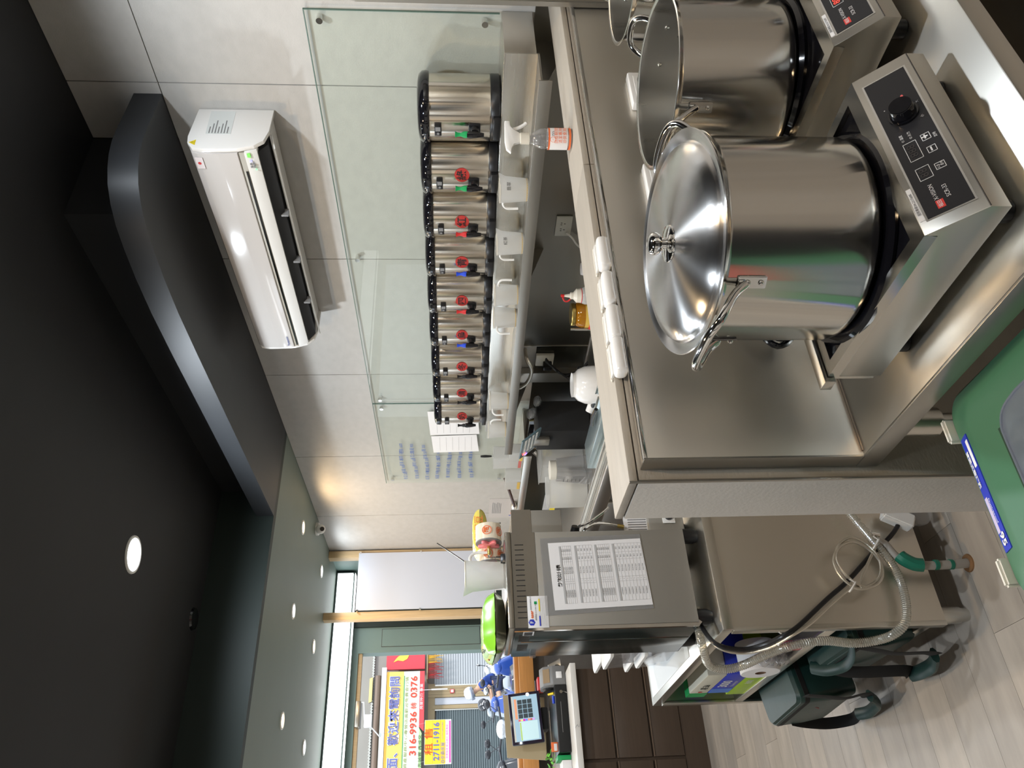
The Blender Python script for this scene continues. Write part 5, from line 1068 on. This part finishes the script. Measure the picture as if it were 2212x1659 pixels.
obj('green_foot', B().prism([(1.0, 2.93), (4.95, 2.93), (5.12, 3.02), (1.0, 3.02)], 'y', 27.59, 27.61), mat('banner_green', (.45, .68, .30), .6), bn)
obj('red_foot', B().prism([(5.0, 2.86), (6.92, 2.86), (6.92, 3.02), (5.15, 3.02)], 'y', 27.60, 27.62), mat('banner_red', (.72, .07, .08), .6), bn)
SLATE = mat('slate_blue', (.13, .14, .38), .6)
for m_, bo, off in ((INKW, .018, .02), (SLATE, .004, .035)): text('lettering', '面、歡迎來電詢問', .37, m_, (6.78, 27.59, 3.83), X_, Z_, bn, align='RIGHT', sx=.98, off=off, bold=bo)
text('lettering', '資產服務中心專營店面歡迎免費查行情', .118, mat('olive_ink', (.20, .26, .05), .6), (6.75, 27.595, 3.44), X_, Z_, bn, align='RIGHT', sx=1.42, off=.02)
BRK = mat('brick_ink', (.62, .06, .03), .6)
text('lettering', '0376', .30, BRK, (6.76, 27.595, 3.20), X_, Z_, bn, align='RIGHT', sx=1.18, off=.02, bold=.006)
text('lettering', '轉', .22, BRK, (5.80, 27.595, 3.19), X_, Z_, bn, off=.02)
text('lettering', '316-9936', .30, BRK, (5.62, 27.595, 3.20), X_, Z_, bn, align='RIGHT', sx=1.18, off=.02, bold=.006)
text('lettering', '先誠實 再成交', .12, INK, (4.90, 27.585, 2.975), X_, Z_, bn, align='RIGHT', sx=1.3, off=.02)
text('lettering', '房屋仲介 專業', .11, INKW, (6.5, 27.59, 2.945), X_, Z_, bn, align='RIGHT', sx=1.2, off=.02)
t = thing('rental_sign', 'yellow rental sign with big blue number hanging before the dark shutter', 'sign', (4.43, 26.25, 1.94))
obj('board', B().box(3.80, 5.08, 26.25, 26.27, 1.94, 2.77), PAPER, t); obj('yellow_field', B().box(3.81, 5.07, 26.24, 26.25, 2.13, 2.76), mat('sign_yellow', (.92, .62, .03), .6), t)
text('lettering', '租 售', .27, mat('sign_red_ink', (.78, .08, .01), .6), (4.46, 26.23, 2.63), X_, Z_, t, sx=1.3, off=.01, bold=.002); text('lettering', '2711-1916', .25, SLATE, (4.45, 26.23, 2.40), X_, Z_, t, sx=1.02, off=.01, bold=.005)
for z in (2.52, 2.28): obj('rule', B().box(3.81, 5.07, 26.235, 26.24, z, z + .008), OB, t)
text('lettering', '◎京鼎房屋', .13, SLATE, (4.12, 26.23, 2.20), X_, Z_, t, sx=.95, off=.01); text('lettering', '台北市中山區民生東路', .05, SLATE, (4.75, 26.23, 2.22), X_, Z_, t, off=.01); text('lettering', '買賣租賃 歡迎委託 服務專線', .065, mat('magenta_ink', (.65, .05, .35), .6), (4.44, 26.24, 2.075), X_, Z_, t, off=.01, sx=1.2); obj('magenta_band', B().box(3.84, 5.04, 26.24, 26.25, 1.965, 2.01), bpy.data.materials['magenta_ink'], t)
obj('cord', B().cyl((3.9, 26.26, 2.77), (3.9, 27.62, 4.2), .003), STEELD, t); obj('cord', B().cyl((5.0, 26.26, 2.77), (5.0, 27.62, 4.2), .003), STEELD, t)
t = thing('fascia_band', 'white fascia beam above the banner across the street', 'beam', (4, 27.7, 4.14)); obj('beam', B().box(-4, 7.08, 27.62, 27.9, 4.15, 4.31), mat('fascia_white', (.66, .68, .64), .6), t)
t = thing('brown_pipe', 'thick brown pipe above the fascia across the street', 'pipe', (4, 28, 4.4)); obj('pipe', B().cyl((-4, 28.0, 4.46), (6.9, 28.0, 4.46), .10), mat('pipe_brown', (.16, .11, .08), .5), t)
RG = mat('roof_grey', (.40, .40, .37), .7, var=.12, scale=2)
t = thing('tin_roof', 'grey corrugated awning above the shops across the street', 'roof', (6, 28.5, 4.5))
b = B()
for k in range(60):
    x = 2.8 + k * .09; b.quadv([(x, 28.2, 4.62), (x + .045, 28.2, 4.65), (x + .045, 30, 5.9), (x, 30, 5.87)]); b.quadv([(x + .045, 28.2, 4.65), (x + .09, 28.2, 4.62), (x + .09, 30, 5.87), (x + .045, 30, 5.9)])
o = obj('corrugated_sheet', b, RG, t, ang=10); o['kind'] = 'stuff'
obj('yellowed_sheet', B().prism([(28.15, 4.66), (29.9, 5.92), (29.9, 5.94), (28.15, 4.68)], 'x', 6.1, 6.9), mat('yellow_sheet', (.50, .42, .18), .7), t)
t = thing('grey_building', 'grey building with a barred window above the tin awning', 'building', (2, 31, 0)); obj('wall', B().box(-10, 18, 31, 34, 0, 6.6), mat('building_grey', (.40, .40, .38), .8, var=.1, scale=.5), t)
obj('window', B().box(3.4, 5.0, 30.95, 31, 5.4, 6.4), mat('old_glass', (.15, .28, .32), .2), t)
for k in range(6): obj('window_bar', B().box(3.4, 5.0, 30.90, 30.95, 5.45 + .16 * k, 5.48 + .16 * k), PAPER, t)
t = thing('flood_lamp', 'white flood lamp on a thin arm above the banner', 'lamp', (5.2, 27.5, 4.4)); obj('arm', B().tube([(5.95, 27.6, 5.15), (5.95, 27.5, 4.85), (5.4, 27.5, 4.80), (5.0, 27.5, 4.4), (4.9, 27.6, 4.3)], .02, sub=1), PAPER, t); obj('head', B().box(5.15, 5.55, 27.4, 27.5, 4.55, 4.80, .02), PAPER, t)
t = thing('ribbon_bunch', 'bunch of red and yellow hanging ribbons across the street', 'decoration', (7.1, 27.9, 2.1))
RY = mat('ribbon_yellow', (.85, .50, .04), .5); RR = mat('ribbon_red', (.50, .04, .04), .5)
for k in range(26):
    x = 6.72 + .032 * k; m_ = RY if k > 15 else RR; l = .42 + .14 * math.sin(k * 1.7)
    obj('ribbon', B().tube([(x, 27.8, 2.78), (x + .02 * math.sin(k), 27.75, 2.6), (x - .02 * math.cos(k), 27.78, 2.78 - l)], .022, seg=5, flat=.4), m_, t)
obj('rail', B().box(6.68, 7.6, 27.74, 28.31, 2.76, 2.80), WBR, t)
t = thing('light_tube', 'white vertical lamp tube hanging before the timber cladding', 'lamp', (6.1, 27.5, 2.2)); obj('tube', B().cyl((6.28, 27.5, 2.62), (6.28, 27.5, 2.08), .022), PAPER, t); obj('cord', B().cyl((6.28, 27.5, 2.6), (6.28, 27.7, 4.2), .008), PAPER, t)
t = thing('house_number', 'small red and white plate on the timber cladding', 'plate', (6.33, 28.05, 1.95)); obj('plate', B().box(6.27, 6.40, 28.06, 28.08, 1.86, 2.0), RED, t); obj('field', B().box(6.29, 6.38, 28.05, 28.06, 1.885, 1.975), PAPER, t)

# scooters
TYRE = mat('tyre', (.015, .015, .015), .8); SW = mat('scooter_white', (.80, .82, .84), .15, coat=.6); SB = mat('scooter_blue', (.03, .08, .35), .15, coat=.6); SG = mat('scooter_silver', (.40, .43, .46), .2, .5, coat=.5); SK = mat('scooter_black', (.03, .03, .035), .2, coat=.5)
def scooter(x, y, deg, m, seatm, lab):
    t = thing('scooter', lab, 'scooter', (0, 0, 0), 'scooters parked outside')
    def wheel(c): return B().lathe([(.15, -.045), (.21, -.05), (.235, -.02), (.235, .02), (.21, .05), (.15, .045)], c, 28, mtx=Matrix.Rotation(PI / 2, 4, 'X'))
    w = obj('front_wheel', wheel((.62, 0, .235)), TYRE, t); obj('hub', B().cyl((.62, -.04, .235), (.62, .04, .235), .14), STEELM, w)
    w = obj('rear_wheel', wheel((-.62, 0, .235)), TYRE, t); obj('hub', B().cyl((-.62, -.05, .235), (-.62, .05, .235), .14), STEELM, w)
    obj('front_shield', B().loft([(.07, .10, .05, .35, .47, 0), (.08, .19, .06, .50, .45, 0), (.08, .20, .07, .70, .40, 0), (.09, .14, .05, .90, .33, 0), (.06, .10, .04, .98, .30, 0)]), m, t)
    obj('front_fender', B().sph((.62, 0, .40), (.24, .08, .12)), m, t)
    obj('floor_board', B().loft([(.32, .15, .05, .26), (.34, .17, .05, .33)], (.12, 0, 0)), SK, t)
    obj('tail_body', B().loft([(.38, .12, .06, .33, -.42, 0), (.40, .17, .08, .50, -.44, 0), (.40, .17, .08, .64, -.46, 0), (.36, .13, .08, .72, -.44, 0)]), m, t)
    obj('seat', B().loft([(.36, .13, .08, .70, -.36, 0), (.37, .15, .09, .76, -.36, 0), (.33, .12, .09, .82, -.38, 0)]), seatm, t)
    obj('tail_lamp', B().box(-.88, -.83, -.07, .07, .58, .66, .01), RED, t)
    obj('handlebar', B().tube([(.26, -.34, 1.02), (.30, -.14, .99), (.31, 0, .97), (.30, .14, .99), (.26, .34, 1.02)], .018), SK, t)
    obj('headlamp_cowl', B().sph((.34, 0, .98), (.12, .15, .09)), m, t); obj('headlamp', B().sph((.42, 0, .97), (.05, .09, .05)), CLEAR, t)
    obj('fork', B().cyl((.62, .07, .25), (.42, .05, .7), .02).cyl((.62, -.07, .25), (.42, -.05, .7), .02), STEELM, t)
    for s in (-1, 1):
        mr = obj('mirror', B().cyl((.27, s * .26, 1.02), (.24, s * .36, 1.17), .006).sph((.24, s * .38, 1.21), (.02, .075, .05)), SK, t)
        obj('mirror_glass', B().sph((.228, s * .38, 1.21), (.014, .066, .042)), CHROME, mr)
    t.location = (x, y, 0); t.rotation_euler = (0, 0, math.radians(deg)); return t
scooter(3.95, 18.0, 172, SG, SK, 'silver scooter under the seated rider')
scooter(2.55, 14.0, 255, SW, SK, 'white scooter facing the shop, directly beyond the till screen')
scooter(2.02, 14.3, 250, SK, SK, 'black scooter parked on the left of the white one')
scooter(3.35, 13.6, 60, SB, SK, 'blue scooter parked nearest the shop wall, its tail toward the window')
scooter(5.15, 19.2, 165, SW, SB, 'white scooter parked behind the rider')
scooter(3.45, 16.3, 250, SB, SK, 'blue scooter in the second row between the white scooter and the rider')

# seated rider
pr = thing('person', 'person in blue shirt, dark shorts and white helmet sitting on a scooter looking down', 'person', (4.2, 18.0, .75))
def skin(name, joints, edges, m, sub=2):
    me = bpy.data.meshes.new(name); me.from_pydata([j[0] for j in joints], edges, []); o = bpy.data.objects.new(name, me); COL.objects.link(o); me.materials.append(m)
    org = ORG[pr.name]; me.transform(Matrix.Translation(-org)); o.parent = pr; ORG[o.name] = org
    md = o.modifiers.new('skin', 'SKIN'); md.use_smooth_shade = True
    for i, j in enumerate(joints): me.skin_vertices[0].data[i].radius = (j[1], j[2] if len(j) > 2 else j[1])
    me.skin_vertices[0].data[0].use_root = True
    s = o.modifiers.new('sub', 'SUBSURF'); s.levels = sub; s.render_levels = sub; return o
SKN = mat('skin_tone', (.55, .33, .22), .5); SHIRT = mat('shirt_blue', (.03, .07, .30), .8); SHORT = mat('shorts_dark', (.03, .04, .09), .8)
y = 18.0
body = [((4.28, y, .80), .12, .15), ((4.27, y, .98), .11, .14), ((4.20, y, 1.14), .11, .15), ((4.10, y, 1.25), .06), ((4.05, y, 1.32), .05), ((4.01, y, 1.38), .085), ((3.99, y, 1.46), .08),
        ((4.16, y - .19, 1.17), .055), ((4.06, y - .24, .99), .042), ((3.86, y - .12, .95), .030), ((3.80, y - .08, .94), .028),
        ((4.16, y + .19, 1.17), .055), ((4.06, y + .24, .99), .042), ((3.86, y + .12, .95), .030), ((3.80, y + .08, .94), .028),
        ((4.20, y - .11, .82), .09), ((3.86, y - .17, .80), .065), ((3.84, y - .17, .40), .045), ((3.76, y - .17, .33), .035),
        ((4.20, y + .11, .82), .09), ((3.86, y + .17, .80), .065), ((3.84, y + .17, .40), .045), ((3.76, y + .17, .33), .035)]
ed = [(0, 1), (1, 2), (2, 3), (3, 4), (4, 5), (5, 6), (2, 7), (7, 8), (8, 9), (9, 10), (2, 11), (11, 12), (12, 13), (13, 14), (0, 15), (15, 16), (16, 17), (17, 18), (0, 19), (19, 20), (20, 21), (21, 22)]
skin('body', body, ed, SKN)
skin('shirt', [((4.28, y, .84), .135, .17), ((4.27, y, .98), .125, .16), ((4.20, y, 1.14), .125, .17), ((4.12, y, 1.22), .075), ((4.16, y - .19, 1.17), .075), ((4.09, y - .235, 1.03), .065), ((4.16, y + .19, 1.17), .075), ((4.09, y + .235, 1.03), .065)], [(0, 1), (1, 2), (2, 3), (2, 4), (4, 5), (2, 6), (6, 7)], SHIRT)
skin('shorts', [((4.28, y, .80), .14, .17), ((4.20, y - .11, .82), .105), ((3.94, y - .16, .81), .088), ((4.20, y + .11, .82), .105), ((3.94, y + .16, .81), .088)], [(0, 1), (1, 2), (0, 3), (3, 4)], SHORT)
for s in (-1, 1):
    for k in range(4): skin('finger', [((3.80, y + s * .08, .94), .012), ((3.765 - .004 * k, y + s * (.095 - .017 * k), .93), .009), ((3.745, y + s * (.085 - .015 * k), .915), .008)], [(0, 1), (1, 2)], SKN, 1)
    skin('thumb', [((3.81, y + s * .07, .95), .012), ((3.785, y + s * .045, .955), .010), ((3.765, y + s * .04, .95), .009)], [(0, 1), (1, 2)], SKN, 1)
obj('helmet', B().lathe([(.135, -.02), (.14, .02), (.125, .08), (.085, .125), (0, .145)], (4.005, y, 1.43), 28, mtx=Matrix.Rotation(math.radians(-18), 4, 'Y')), SW, pr)
obj('visor', B().lathe([(.141, -.07), (.146, .0)], (3.99, y, 1.43), 28, mtx=Matrix.Rotation(math.radians(-18), 4, 'Y')), WINDOW, pr)
obj('face_mask', B().sph((3.945, y, 1.37), (.045, .06, .05)), mat('mask_green', (.05, .20, .18), .7), pr)
obj('nose', B().sph((3.915, y, 1.415), (.014, .012, .02), 8, 6), SKN, pr)
for s in (-1, 1): obj('eye', B().sph((3.925, y + s * .03, 1.445), .009, 8, 6), INK, pr); obj('shoe', B().loft([(.11, .045, .03, .31), (.10, .04, .03, .37)], (3.74, y + s * .17, 0)), SK, pr)
obj('hair', B().sph((4.04, y, 1.43), (.085, .085, .09)), INK, pr)
ph = thing('phone', 'red phone held in the hands of the rider', 'phone', (3.75, y, .94)); obj('case', B().box(3.735, 3.75, y - .04, y + .04, .90, 1.02, .004), RED, ph)
t = thing('black_helmet', 'black helmet with white marks hanging on the front of the rider scooter', 'helmet', (3.72, 17.8, 1.12)); obj('shell', B().sph((3.70, 17.75, 1.16), (.13, .12, .12)), SK, t); obj('stripe', B().tube([(3.60, 17.66, 1.14), (3.68, 17.63, 1.18), (3.76, 17.64, 1.14)], .010), PAPER, t)
